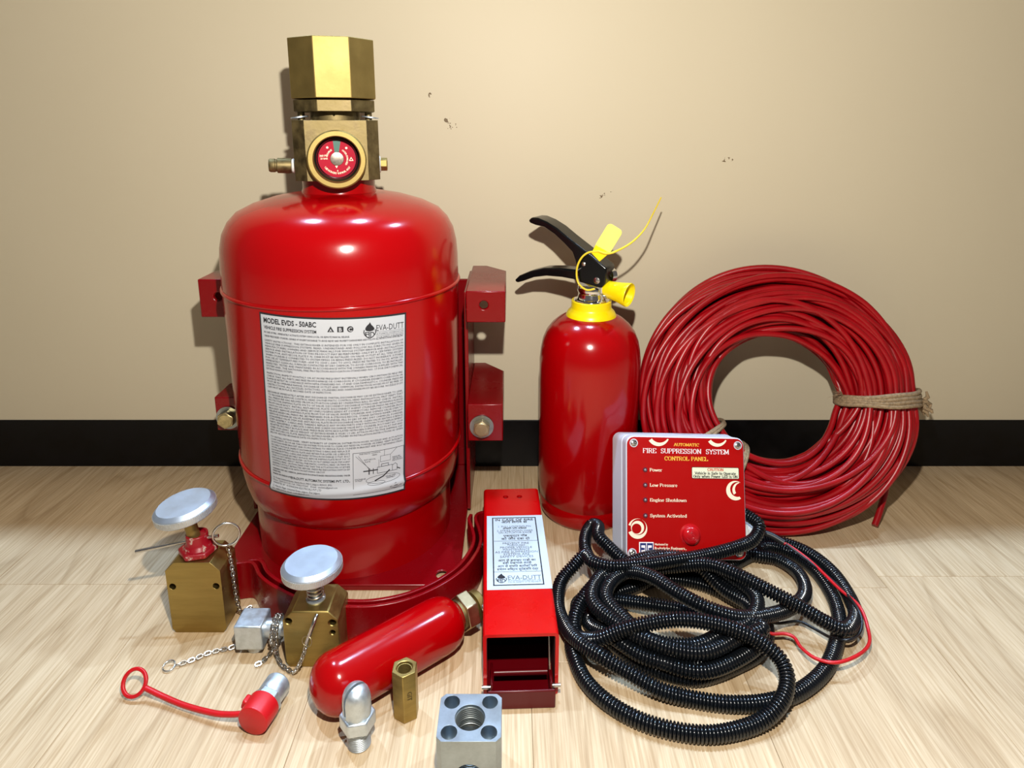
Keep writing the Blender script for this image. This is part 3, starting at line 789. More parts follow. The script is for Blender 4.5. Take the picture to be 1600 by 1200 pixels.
# the small diagram in the corner
mb = MB()
def dl(pts, w=0.0003, closed=False):
    line_strip(mb, [(lx(.625 + .36 * a), ly(.735 + .235 * b)) for a, b in pts], w, ptx, closed)
dl([(0, 0), (1, 0), (1, 1), (0, 1)], 0.0004, True)
dl([(.05, .08), (.34, .45)]); dl([(.10, .08), (.30, .42)]); dl([(.60, .0), (.60, .14)]); dl([(.85, .01), (.72, .14)])
dl([(.49, .22), (.49, .42)], .0003)
dl([(.52, .14), (.72, .14), (.72, .28), (.52, .28)], closed=True)
dl([(.46, .40), (.76, .40), (.76, .55), (.46, .55)], .0004, closed=True)
dl([(.20, .46), (.46, .46)], .0011); dl([(.30, .42), (.30, .54)], .0010); dl([(.38, .42), (.38, .54)], .0007); dl([(.54, .34), (.68, .34), (.68, .40), (.54, .40)], .0005, True)
dl([(.76, .42), (.82, .38), (.86, .42), (.86, .55), (.76, .55)], .0004, True); dl([(.86, .50), (.92, .54)], .0009)
dl([(.70, .52), (.58, .64), (.42, .72)], .0012)
dl(arc(.58, .70, .34, .10, 0, 360, 28), .0003)
dl(arc(.44, .78, .17, .045, 0, 360, 20), .0003)
dl([(.70, .93), (.82, .85), (.94, .93), (.82, 1.01)][:3] + [(.82, .99)], .0004, True)
put_flat(mb, text_geo('CM', 0.0026, 0.02, align='C', res=1), lx(.625 + .36 * .82), ly(.735 + .235 * .94), ptx)
for s, a, b in (('PNEUMATIC CONTROL', .12, .05), ('HEAD', .36, .10), ('ANTI RECOIL', .20, .20), ('PLATE', .22, .25), ('PRESSURE', .76, .24), ('GAUGE OR', .76, .28), ('INDICATING', .76, .32), ('DISCHARGE', .03, .66), ('OUTLET', .03, .70), ('VALVE STEM', .62, .68), ('ASSEMBLY', .64, .72)):
    put_flat(mb, text_geo(s, 0.0019, 0.01, res=1), lx(.625 + .36 * a), ly(.735 + .235 * b), ptx)
obj('diagram', mb, M['ink'], lab, smooth=0)

# ------------------------------------------------------------------ bracket the cylinder stands in
br = thing('mounting_bracket', 'dark red steel bracket with lugs and base plate holding the large cylinder', 'bracket', (TX, TY, 0))
plate = [(-0.1185, 0.128), (-0.1185, -0.058), (-0.1135, -0.068), (-0.052, -0.1145), (0.090, -0.1145), (0.1295, -0.080), (0.1295, 0.128)]
cut = [MB().lathe([(0, -0.01), (0.0062, -0.01), (0.0062, 0.02), (0, 0.02)], 28, T(0.1070, -0.098, 0))]
plate = [(-0.1230, 0.128), (-0.1230, -0.060), (-0.080, -0.1145), (0.1035, -0.1145), (0.1250, -0.094), (0.1250, 0.128)]
obj('base_plate', carve(MB().prism(plate, 0.0040, 0.0062), cut), M['red_bracket'], br, bevel=0.0008)
for (xa, ya), (xb, yb) in zip(plate[1:-1], plate[2:]):
    d_ = Vector((xb - xa, yb - ya, 0))
    obj('plate_lip', MB().box(0, d_.length, 0, 0.002, 0.0002, 0.0042, T(xa, ya, 0) @ RZ(math.degrees(math.atan2(d_.y, d_.x)))), M['red_bracket'], br, smooth=0)
obj('back_plate', MB().box(-0.125, 0.126, 0.1262, 0.1312, 0.0062, 0.262), M['red_bracket'], br, bevel=0.001)
obj('side_flange', MB().box(0.1247, 0.1290, 0.02, 0.1312, 0.0062, 0.272), M['red_bracket'], br, bevel=0.0008)
obj('side_flange', MB().box(-0.1290, -0.1247, 0.02, 0.1312, 0.0062, 0.272), M['red_bracket'], br, bevel=0.0008)
def lug(x0, x1, z0, z1, yf, yb, ch):
    # a U-shaped ear: front face with a bolt hole, sloping outer back corner
    w = x1 - x0
    out = 1 if x0 > 0 else -1
    poly = [(x0, yf), (x1, yf), (x1, yb - (ch if out > 0 else 0)), (x1 - (ch * .8 if out > 0 else 0), yb), (x0 + (ch * .8 if out < 0 else 0), yb), (x0, yb - (ch if out < 0 else 0))]
    mb = MB().prism(poly, z0, z1)
    c = MB().lathe([(0, -0.002), (0.0046, -0.002), (0.0046, 0.012), (0, 0.012)], 24, axis_matrix(((x0 + x1) / 2 - 0.002 * out, yf, (z0 + z1) / 2 + 0.002), (0, 1, 0)))
    inner = MB().box(x0 + 0.005, x1 - 0.005, yf + 0.005, yb + 0.05, z0 - 0.01, z1 - 0.005)
    return obj('lug', carve(mb, [c, inner]), M['red_bracket'], br, bevel=0.0012)
lug(0.1290, 0.1710, 0.2455, 0.2800, -0.008, 0.125, 0.03)
lug(0.1290, 0.1680, 0.1080, 0.1520, -0.008, 0.125, 0.03)
lug(-0.1570, -0.1205, 0.2490, 0.2910, 0.0, 0.06, 0.02)
lug(-0.1525, -0.1205, 0.1170, 0.1570, 0.0, 0.06, 0.02)
for bx, bz, by in ((0.1445, 0.1262, -0.008), (-0.1385, 0.1330, 0.0)):
    m_ = axis_matrix((bx, by, bz), (0, -1, 0))
    bo = obj('bolt', MB().prism(ngon(6, 0.0098, 0.4), 0.0022, 0.0098, m_).lathe([(0, 0.0098), (0.0080, 0.0098), (0.0074, 0.0104), (0, 0.0105)], 24, m_), M['zinc_yellow'] if bx < 0 else M['brass_pale'], br, bevel=0.0005)
    obj('washer', MB().lathe([(0.005, 0), (0.0132, 0), (0.0132, 0.0021), (0.005, 0.0021)], 36, m_, closed=True), M['alu_old'], bo)

# ------------------------------------------------------------------ two retaining straps lying on the floor
STRAP = [(-0.2720, 0.5610), (-0.2620, 0.5645), (-0.2530, 0.5655), (-0.2465, 0.5605), (-0.2375, 0.5475), (-0.2265, 0.5370), (-0.2115, 0.5268), (-0.1940, 0.5170), (-0.1700, 0.5085), (-0.1450, 0.5045), (-0.1196, 0.5055), (-0.0904, 0.5150), (-0.0650, 0.5330), (-0.0462, 0.5550), (-0.0355, 0.5790), (-0.0318, 0.6000), (-0.0345, 0.6200), (-0.0390, 0.6380), (-0.0370, 0.6480), (-0.0280, 0.6520), (-0.0180, 0.6530)]
def strap(path, h, th):
    P = spline([(x, y, 0) for x, y in path], 0.004)
    vs, fs = [], []
    m = len(P)
    for i in range(m):
        t = (P[min(i + 1, m - 1)] - P[max(i - 1, 0)]).normalized()
        n = Vector((-t.y, t.x, 0)) * th / 2
        vs += [P[i] - n, P[i] + n, P[i] + n + Vector((0, 0, h)), P[i] - n + Vector((0, 0, h))]
    for i in range(m - 1):
        for k in range(4):
            fs.append((i * 4 + k, i * 4 + (k + 1) % 4, i * 4 + 4 + (k + 1) % 4, i * 4 + 4 + k))
    fs += [(3, 2, 1, 0), (m * 4 - 4, m * 4 - 3, m * 4 - 2, m * 4 - 1)]
    return MB().add([(v.x - path[0][0], v.y - path[0][1], v.z) for v in vs], fs)
def strap_inner(d):
    cxm, cym = -0.150, 0.625
    out = []
    for i, (x, y) in enumerate(STRAP):
        v = Vector((cxm - x, cym - y)).normalized() * d
        out.append((x + v.x, y + v.y))
    return out
for nm, pth, lb in (('retaining_strap', STRAP, 'outer of two nested dark red steel straps curving round the base plate'), ('retaining_strap', strap_inner(0.0072)[1:-2], 'inner of two nested dark red steel straps, next to the base plate')):
    o = obj(nm, strap(pth, 0.040, 0.0035), M['red_bracket'], None, bevel=0.0007)
    o.location = (pth[0][0], pth[0][1], 0.0002)
    o['label'] = lb; o['category'] = 'strap'; o['group'] = 'retaining straps on the floor'

# ------------------------------------------------------------------ small fire extinguisher
ex = thing('fire_extinguisher', 'small red hand-held fire extinguisher with black levers and yellow collar', 'fire extinguisher', (0.0893, 0.7240, 0))
r = 0.0576
prof = [(0, 0.004), (0.046, 0.0005), (0.0515, 0.001), (0.0545, 0.005), (0.0555, 0.012), (0.0556, 0.0215), (0.0549, 0.0225), (0.0549, 0.0238), (0.0558, 0.025), (r, 0.04), (r, 0.19), (0.0562, 0.203), (0.0540, 0.214), (0.0500, 0.2235), (0.0440, 0.2315), (0.0370, 0.2375), (0.029, 0.242), (0, 0.2445)]
obj('body', MB().lathe(prof, 96), M['red_gloss'], ex, smooth=50)
obj('collar', MB().lathe([(0.0, 0.2375), (0.0288, 0.2375), (0.0284, 0.2425), (0.0262, 0.2470), (0.0232, 0.2500), (0.0225, 0.2520), (0.0225, 0.2590), (0.0215, 0.2600), (0.0, 0.2590)], 64), M['yellow'], ex)
exh = 30.0
HM = T(0, 0, 0) @ RZ(-exh)
obj('valve', MB().lathe([(0, 0.258), (0.0200, 0.258), (0.0205, 0.2605), (0.0165, 0.2630), (0.0150, 0.2680), (0.0165, 0.2720), (0.0155, 0.2760), (0.0, 0.2780)], 40, HM).box(-0.014, 0.0165, -0.0095, 0.0095, 0.270, 0.300, HM).lathe([(0, 0), (0.0085, 0), (0.0085, 0.012), (0, 0.012)], 24, HM @ axis_matrix((0.010, 0, 0.272), (1, 0, 0))), M['chrome'], ex, bevel=0.0014, segs=3)
def px(u, v, y=0.0):
    return ((u - 929.0 - 720.0 * y) / 1440.0 / 0.866, 0.2948 + (428.0 - v) * 7.0e-4)
def lever(path_top, path_bot, y0, y1, name):
    # closed side profile given in the lever's own plane (x along, z up), width along y
    poly = [px(*p, y0) for p in path_top] + [px(*p, y0) for p in path_bot[::-1]]
    Mx = HM @ Matrix(((1, 0, 0, 0), (0, 0, 1, 0), (0, 1, 0, 0), (0, 0, 0, 1)))
    return obj(name, MB().prism(poly, y0, y1, Mx), M['black_gloss'], ex, bevel=0.0024, segs=3)
top = [(827, 355), (832, 350), (842, 350), (856, 355), (872, 364), (890, 378), (908, 391), (926, 404), (947, 420)]
bot = [(829, 359), (838, 362), (852, 364), (868, 374), (884, 388), (896, 400), (901, 414), (905, 432), (907, 447), (940, 453), (946, 444)]
lever(top, bot, -0.0125, 0.0125, 'upper_lever')
top = [(804, 459), (812, 450), (830, 440), (852, 432), (876, 429), (912, 429)]
bot = [(808, 463), (818, 459), (836, 450), (856, 445), (880, 444), (912, 446)]
lever(top, bot, -0.0095, 0.0095, 'carry_handle')
def rivet(u, v, rr, name='rivet'):
    x, z = px(u, v, -0.0125)
    obj(name, MB().lathe([(0, 0), (rr, 0), (rr * .9, 0.0012), (rr * .4, 0.0020), (0, 0.0021)], 20, HM @ axis_matrix((x, -0.0124, z), (0, -1, 0))), M['steel'], ex)
rivet(914, 417, 0.0026); rivet(934, 441, 0.0040)
obj('nozzle', MB().lathe([(0, 0.0), (0.0090, 0.0), (0.0098, 0.008), (0.0112, 0.018), (0.0128, 0.0255), (0.0135, 0.0285), (0.0131, 0.0295), (0.0118, 0.0285), (0.0095, 0.018), (0.0, 0.014)], 40, HM @ axis_matrix((0.0165, 0.0, 0.2750), (1, -0.12, -0.12))), M['yellow'], ex)
obj('gauge_rim', MB().lathe([(0, 0), (0.0085, 0), (0.0085, 0.006), (0, 0.007)], 28, HM @ axis_matrix((0.016, 0.008, 0.288), (0.5, 1, 0))), M['chrome'], ex)
# safety pin with its seal tag and tie
x, z = px(904, 427, -0.016)
obj('safety_pin', MB().lathe([(0, 0), (0.0014, 0), (0.0014, 0.034), (0, 0.034)], 12, HM @ axis_matrix((x, -0.017, z), (0, 1, 0))), M['steel'], ex)
tg = HM @ T(0.0155, -0.0140, 0.3185) @ RY(27) @ RX(-12)
Mx = tg @ Matrix(((1, 0, 0, 0), (0, 0, 1, 0), (0, 1, 0, 0), (0, 0, 0, 1)))
tag = obj('seal_tag', MB().prism(rrect(0.0185, 0.031, 0.0045, cy=0.0155), -0.0004, 0.0005, Mx), M['yellow_pale'], ex)
obj('tag_root', MB().prism([(-0.008, -0.007), (0.0045, -0.010), (0.0090, 0.004), (-0.0090, 0.003)], -0.0011, 0.0012, Mx), M['yellow'], ex, bevel=0.0005)
def hx(u, v, y):
    x_, z_ = px(u, v, y)
    return HM @ Vector((x_, y, z_))
tie = spline([hx(934, 394, -0.0155), hx(920, 397, -0.0160), hx(910, 406, -0.0162), hx(904, 420, -0.0165), hx(903, 436, -0.0165), hx(907, 449, -0.0165), hx(918, 456, -0.0185), hx(930, 453, -0.0175)], 0.002)
obj('tie_loop', MB().tube(tie, 0.0011, 8), M['yellow_tie'], ex)
tail = spline([hx(934, 394, -0.0150), hx(946, 396, -0.016), hx(960, 392, -0.012), hx(985, 381, 0.004), hx(1008, 364, 0.024), hx(1026, 342, 0.045), hx(1042, 318, 0.062)], 0.003)
obj('tie_tail', MB().tube(tail, [0.0013 - 0.0006 * i / len(tail) for i in range(len(tail))], 8), M['yellow_tie'], ex)

# ------------------------------------------------------------------ coil of red cable leaning on the wall
LEAN = 20.0
CC = Vector((0.3060, 0.7230, 0.1500))
coil = thing('cable_coil', 'big coil of thin red cable tied with twine leaning on the wall', 'cable', (CC.x, CC.y, 0))
CM = T(0, 0, CC.z) @ RX(-LEAN)        # coil plane: local x right, z up, y along the coil's axis
def coil_pt(th, rad, ax):
    return CM @ Vector((rad * math.cos(th) * 1.01, ax, rad * math.sin(th) * 0.945))
rng = random.Random(11)
RM, SX, SY, SR = 0.1165, 0.0425, 0.0330, 0.0036
cab = MB()
for i in range(96):
    q = (i + 0.5) / 96
    rr = math.sqrt(q)
    a0 = i * 2.39996
    tw = rng.uniform(-0.65, 0.65)
    ph = [rng.uniform(0, 2 * PI) for _ in range(4)]
    am = [rng.uniform(0.05, 0.22) for _ in range(4)]
    dx, dz = rng.gauss(0, 0.0022), rng.gauss(0, 0.0022)
    pts = []
    n = 132
    for k in range(n):
        th = 2 * PI * k / n
        pinch = 1.0 - 0.10 * math.exp(-((th if th < PI else th - 2 * PI) / 0.20) ** 2)
        a = a0 + tw * math.sin(th + ph[0]) + am[0] * math.sin(2 * th + ph[1])
        u = rr * (1 + am[1] * 0.5 * math.sin(th + ph[2]) + am[2] * 0.35 * math.sin(3 * th + ph[3]))
        u = min(u, 1.06) * pinch
        p = coil_pt(th, RM + SX * u * math.cos(a), SY * u * math.sin(a))
        pts.append(p + Vector((dx, 0, dz)) * (pinch if rr < .85 else .4))
    cab.tube(pts, SR, 8, closed=True)
zmin = min(v[2] for v in cab.v)
cab.v = [(a, b, c - zmin + 0.0005) for a, b, c in cab.v]
obj('cable_turns', cab, M['red_cable'], coil, smooth=60)
e0 = [(0.160, 0.012, 0.100), (0.158, 0.010, 0.070), (0.147, -0.004, 0.040), (0.128, -0.034, 0.018), (0.106, -0.061, 0.0042)]
e1 = [Vector((0.4151, 0.6790, 0.0046)), Vector((0.424, 0.688, 0.016)), Vector((0.436, 0.702, 0.034)), Vector((0.446, 0.716, 0.058)), Vector((0.452, 0.726, 0.090))]
obj('loose_end', MB().tube(spline([tuple(p - Vector((CC.x, CC.y, 0))) for p in e1], 0.004), SR, 10), M['red_cable'], coil, smooth=60)
def tie_wraps(th, count, spread, skew, rr=0.0026, pinch=0.93, name='twine_wrap'):
    tie_o = None
    for w in range(count):
        pts = []
        for k in range(56):
            a = 2 * PI * k / 56
            s = 1.0 if abs(math.cos(a)) < .2 else 1.0
            t2 = th + (w - (count - 1) / 2) * spread + skew * math.cos(a)
            p = coil_pt(t2, RM + (SX * pinch + 0.0052) * math.cos(a), (SY * pinch + 0.0055) * math.sin(a))
            p.z += -zmin + 0.0005
            pts.append(p + Vector((0, 0, 0.0006 * math.sin(5 * a + w))))
        obj(name, MB().tube(pts, rr, 10, closed=True), M['jute'], coil, smooth=60)
tie_wraps(R(-2.0), 4, 0.034, 0.03)
tie_wraps(R(206), 2, 0.03, 0.0, 0.0024, 1.0)
tie_wraps(R(236), 2, 0.03, 0.0, 0.0024, 1.0)
kn = coil_pt(R(-3), RM + SX + 0.006, -0.004); kn.z += -zmin
mb = MB()
for k in range(10):
    a = Vector((rng.uniform(-.004, .004), rng.uniform(-.004, .004), rng.uniform(-.006, .006)))
    b_ = a + Vector((rng.uniform(0.002, .011), rng.uniform(-.006, .004), rng.uniform(-.013, .013)))
    mid_ = (a + b_) / 2 + Vector((rng.uniform(0, .005), rng.uniform(-.003, .003), 0))
    mb.tube([kn + p for p in (a, mid_, b_)], [0.0024, 0.0024, 0.0011], 8)
obj('twine_knot', mb, M['jute'], coil, smooth=60)
mb = MB()
fz = coil_pt(R(2), RM - SX - 0.002, -0.012); fz.z += -zmin
for k in range(16):
    d = Vector((-rng.uniform(.3, 1), rng.uniform(-.5, .2), rng.uniform(-.2, .9))).normalized() * rng.uniform(.006, .018)
    mb.tube([fz, fz + d * .5 + Vector((0, 0, .001)), fz + d], [0.0003, 0.00025, 0.0001], 4)
obj('twine_fibres', mb, M['jute'], coil)
# ------------------------------------------------------------------ control panel
LEANP = 22.0
pn = thing('control_panel', 'red fronted grey plastic control panel box leaning on the cable coil', 'control panel', (0.1765, 0.590, 0.0235), (R(-LEANP), R(3.2), R(4)))
PWD, PHT, PDP = 0.1250, 0.1215, 0.042
Mxz = Matrix(((1, 0, 0, 0), (0, 0, 1, 0), (0, 1, 0, 0), (0, 0, 0, 1)))      # 2-D (x, z) extruded along y
def shell_box(w, h, y0, y1, rr):
    return MB().prism(rrect(w, h, rr, 6, 0, PHT / 2), y0, y1, Mxz)
def taper_box(w0, w1, h0, h1, y0, y1):
    a = rrect(w0, h0, 0.008, 6, 0, PHT / 2)
    b = rrect(w1, h1, 0.008, 6, 0, PHT / 2)
    n = len(a)
    return MB().add([(x, y0, z) for x, z in a] + [(x, y1, z) for x, z in b], [tuple(range(n)), tuple(range(2 * n - 1, n - 1, -1))] + [(i, n + i, n + (i + 1) % n, (i + 1) % n) for i in range(n)])
obj('case', taper_box(PWD, PWD + 0.009, PHT, PHT + 0.002, 0.0175, PDP), M['grey_plastic'], pn, bevel=0.0015)
lid = obj('lid', shell_box(PWD, PHT, 0.0, 0.0165, 0.008), M['grey_plastic'], pn, bevel=0.0012)
face = obj('front_sheet', shell_box(PWD - 0.002, PHT - 0.002, -0.0008, 0.001, 0.0075), M['red_face'], pn, bevel=0.0003)
FW, FH = PWD - 0.002, PHT - 0.002
def fpx(cx_, cy_):
    """panel print laid out on a 990 x 980 sheet"""
    return ((cx_ - 695.0) / 990.0 * FW, (1110.0 - cy_) / 980.0 * FH + 0.001)
def on_face(d=0.0010):
    return lambda x, z: (x, -d, z)
FF = on_face()
for cx_, cy_ in ((255, 180), (1142, 185), (240, 1060), (1132, 1055)):
    x, z = fpx(cx_, cy_)
    m_ = axis_matrix((x, -0.0007, z), (0, -1, 0))
    sc_ = obj('screw', carve(MB().lathe([(0, 0), (0.0033, 0), (0.0032, 0.0009), (0.0020, 0.0016), (0, 0.0018)], 28, m_), [MB().box(-0.0004, 0.0004, -0.002, 0.002, 0.0008, 0.003, m_ @ RZ(30)), MB().box(-0.002, 0.002, -0.0004, 0.0004, 0.0008, 0.003, m_ @ RZ(30))]), M['steel'], pn)
    obj('screw_recess', MB().lathe([(0.0034, 0.0), (0.0043, 0.0), (0.0043, 0.0004), (0.0034, 0.0004)], 32, m_, closed=True), M['grey_plastic'], sc_)
def slab(name, s, cx_, cy_, h, w, m_, weight=1.0, align='L'):
    x, z = fpx(cx_, cy_)
    mb = MB()
    put_flat(mb, slab_geo(s, h, w, align, weight), x, z, FF)
    return obj(name, mb, M[m_], face, smooth=0)
U = FW / 990.0
slab('title_line', 'AUTOMATIC', 702, 199, 24 * U, 215 * U, 'ink_gold', 1.0, 'C')
slab('title_line', 'FIRE  SUPPRESSION  SYSTEM', 698, 260, 38 * U, 735 * U, 'ink_white', 0.85, 'C')
slab('title_line', 'CONTROL PANEL', 698, 318, 32 * U, 370 * U, 'ink_gold', 1.0, 'C')
for s, y_, w in (('Power', 410, 106), ('Low Pressure', 533, 232), ('Engine Shutdown', 653, 308), ('System Activated', 778, 308)):
    slab('indicator_name', s, 388, y_, 25 * U, w * U, 'ink_cream', 1.1)
    x, z = fpx(350, y_ - 12)
    m_ = axis_matrix((x, -0.0008, z), (0, -1, 0))
    le = obj('indicator_lamp', MB().lathe([(0, 0.0), (0.0013, 0.0), (0.0012, 0.0009), (0.0006, 0.0014), (0, 0.0015)], 20, m_), M['led'], pn)
    obj('lamp_rim', MB().lathe([(0.0013, 0), (0.0025, 0), (0.0023, 0.0007), (0.0013, 0.0007)], 24, m_, closed=True), M['led_rim'], le)
x0, z0 = fpx(743, 462); x1, z1 = fpx(1146, 368)
mb = MB(); poly_fill(mb, rrect(x1 - x0, z1 - z0, 0.0012, 4, (x0 + x1) / 2, (z0 + z1) / 2), on_face(0.0010))
ca = obj('caution_sticker', mb, M['caution'], pn, smooth=0)
mb = MB(); line_strip(mb, rrect(x1 - x0 - 0.0003, z1 - z0 - 0.0003, 0.0012, 4, (x0 + x1) / 2, (z0 + z1) / 2), 0.00045, on_face(0.0011), True)
obj('sticker_border', mb, M['ink'], ca, smooth=0)
mb = MB(); x, z = fpx(945, 398); put_flat(mb, slab_geo('CAUTION', 22 * U, 138 * U, 'C', 1.1), x, z, on_face(0.0012))
obj('caution_word', mb, M['ink_red'], ca, smooth=0)
mb = MB()
x, z = fpx(944, 428); put_flat(mb, slab_geo('Vehicle is Safe to Operate', 21 * U, 350 * U, 'C', 1.2), x, z, on_face(0.0012))
x, z = fpx(944, 454); put_flat(mb, slab_geo('Only when Power LED is ON', 21 * U, 378 * U, 'C', 1.2), x, z, on_face(0.0012))
obj('caution_text', mb, M['ink'], ca, smooth=0)
# crescent swirls: an outer circle with an off-centre inner circle taken out
def moon(o_c, o_r, i_c, i_r, a0=0, a1=360, n=120):
    mb = MB()
    fn = on_face(0.0010)
    P = []
    dx, dy = i_c[0] - o_c[0], i_c[1] - o_c[1]
    for k in range(n + 1):
        a = R(a0 + (a1 - a0) * k / n)
        c_, s_ = math.cos(a), -math.sin(a)
        b_ = c_ * dx + s_ * dy
        q = b_ * b_ - (dx * dx + dy * dy - i_r * i_r)
        t = min(o_r, b_ + math.sqrt(max(q, 0.0)))
        P.append(((o_c[0] + o_r * c_, o_c[1] + o_r * s_), (o_c[0] + t * c_, o_c[1] + t * s_)))
    for (p, q), (p2, q2) in zip(P, P[1:]):
        if all(208 <= x_ <= 1170 and y_ >= 139 for x_, y_ in (p, q, p2, q2)):
            mb.add([fn(*fpx(*p)), fn(*fpx(*p2)), fn(*fpx(*q2)), fn(*fpx(*q))], [(0, 1, 2, 3)])
    return mb
def swirl(parts):
    mb = MB()
    for p in parts:
        g = moon(*p)
        mb.add(g.v, g.f)
    return obj('swirl_mark', mb, M['ink_cream'], face, smooth=0)
swirl([((463, 106), 96, (474, 92), 82)])
swirl([((964, 108), 90, (974, 95), 77)])
swirl([((1112, 556), 79, (1128, 546), 61, 55, 305), ((1150, 552), 64, (1162, 546), 54, 95, 215)])
swirl([((284, 870), 80, (291, 856), 64), ((284, 862), 54, (276, 870), 40)])
# red buzzer dome
x, z = fpx(722, 915)
m_ = axis_matrix((x, -0.0008, z), (0, -1, 0))
bz = obj('buzzer', MB().lathe([(0, 0), (0.0108, 0), (0.0108, 0.0006), (0.0092, 0.0012), (0.0090, 0.0042), (0.0080, 0.0060), (0.0060, 0.0072), (0, 0.0078)], 48, m_), M['red_dome'], pn)
for rr_, zz in ((0.0018, 0.0077), (0.0032, 0.0075), (0.0046, 0.0073), (0.0060, 0.0070)):
    obj('buzzer_ridge', MB().lathe([(rr_ + 0.0003 * math.cos(k * PI / 4), zz + 0.0003 * math.sin(k * PI / 4)) for k in range(8)], 36, m_, closed=True), M['red_dome'], bz, smooth=60)
# maker's mark
mb = MB(); xa, za = fpx(296, 1096); xb, zb = fpx(416, 975); poly_fill(mb, [(xa, za), (xb, za), (xb, zb), (xa, zb)], on_face(0.0009))
mk = obj('maker_mark', mb, M['ink_white'], face, smooth=0)
mb = MB()
fn = on_face(0.0011)
def rect_px(a, b, c, d):
    p, q = fpx(a, d), fpx(c, b)
    poly_fill(mb, [(p[0], p[1]), (q[0], p[1]), (q[0], q[1]), (p[0], q[1])], fn)
rect_px(304, 983, 354, 1072); rect_px(360, 983, 410, 1072)
obj('mark_fields', mb, M['ink_navy'], mk and face, smooth=0)
mb = MB(); fn = on_face(0.0012)
rect_px(314, 1000, 346, 1056); rect_px(368, 1000, 400, 1056)
obj('mark_letters', mb, M['ink_white'], face, smooth=0)
mb = MB(); fn = on_face(0.0013)
rect_px(314, 1018, 328, 1038); rect_px(386, 1018, 402, 1038)
for qx in (334, 381):
    c_ = fpx(qx, 1028); poly_fill(mb, [(c_[0] + .0011 * math.cos(k * PI / 6), c_[1] + .0011 * math.sin(k * PI / 6)) for k in range(12)], fn)
obj('mark_counters', mb, M['ink_navy'], face, smooth=0)
mb = MB()
for s, y_, sz, w in (('Marketed by', 1000, 18, 110), ('Rudraksha Engineers.,', 1034, 24, 262), ('Z84/44, Adarsha Nagar, Dadawadi, ', 1058, 17, 295)):
    x, z = fpx(426, y_)
    put_flat(mb, text_geo(s, sz * 1.3 * U, 0.02, width=w * U), x, z, FF)
obj('maker_text', mb, M['ink_cream'], face, smooth=0)
# white cable gland on the lower right side
gm2 = axis_matrix((PWD / 2 - 0.002, 0.022, 0.0240), (1, 0.15, 0))
gl = obj('cable_gland', MB().prism(ngon(6, 0.0125, 0.3), 0.003, 0.0085, gm2).lathe([(0, 0), (0.0105, 0), (0.0105, 0.012), (0.0088, 0.0165), (0, 0.0165)], 32, gm2), M['white_plastic'], pn, bevel=0.0008)

# ------------------------------------------------------------------ black corrugated conduit
CONDUIT_A = [(0.2420, 0.6230, 0.0560), (0.2530, 0.6080, 0.0520), (0.2448, 0.5972, 0.0430), (0.2245, 0.5880, 0.0400), (0.1890, 0.5774, 0.0380), (0.1557, 0.5695, 0.0380), (0.1233, 0.5627, 0.0380), (0.0952, 0.5608, 0.0380), (0.0790, 0.5689, 0.0370), (0.0725, 0.5830, 0.0340), (0.0614, 0.5781, 0.0260), (0.0475, 0.5665, 0.0160), (0.0430, 0.5402, 0.0120), (0.0470, 0.5132, 0.0140), (0.0560, 0.4865, 0.0200), (0.0728, 0.4680, 0.0220), (0.0938, 0.4560, 0.0170), (0.1179, 0.4454, 0.0100), (0.1423, 0.4403, 0.0066), (0.1713, 0.4355, 0.0066), (0.2022, 0.4373, 0.0066), (0.2319, 0.4476, 0.0066), (0.2629, 0.4703, 0.0066), (0.2878, 0.5024, 0.0066), (0.3027, 0.5300, 0.0066), (0.3104, 0.5602, 0.0066), (0.3105, 0.5954, 0.0066), (0.2992, 0.6236, 0.0066), (0.2780, 0.6370, 0.0066), (0.2500, 0.6200, 0.0066)]
BC = (0.1500, 0.5250)
loops = []
for k in range(58):
    a = R(60) + 2 * PI * k / 12.0
    q = k / 57.0
    rr_ = 0.0770 - 0.010 * q + 0.0065 * math.sin(k * 0.83) + 0.004 * math.sin(k * 2.1)
    z_ = 0.0066 + (0.0125 if k >= 17 else 0.0) + (0.012 if k >= 36 else 0.0)
    loops.append((BC[0] + rr_ * math.cos(a) * 1.02 + 0.004 * math.sin(k * .5), BC[1] + rr_ * math.sin(a) * 0.86 + 0.003 * math.cos(k * .7), z_))
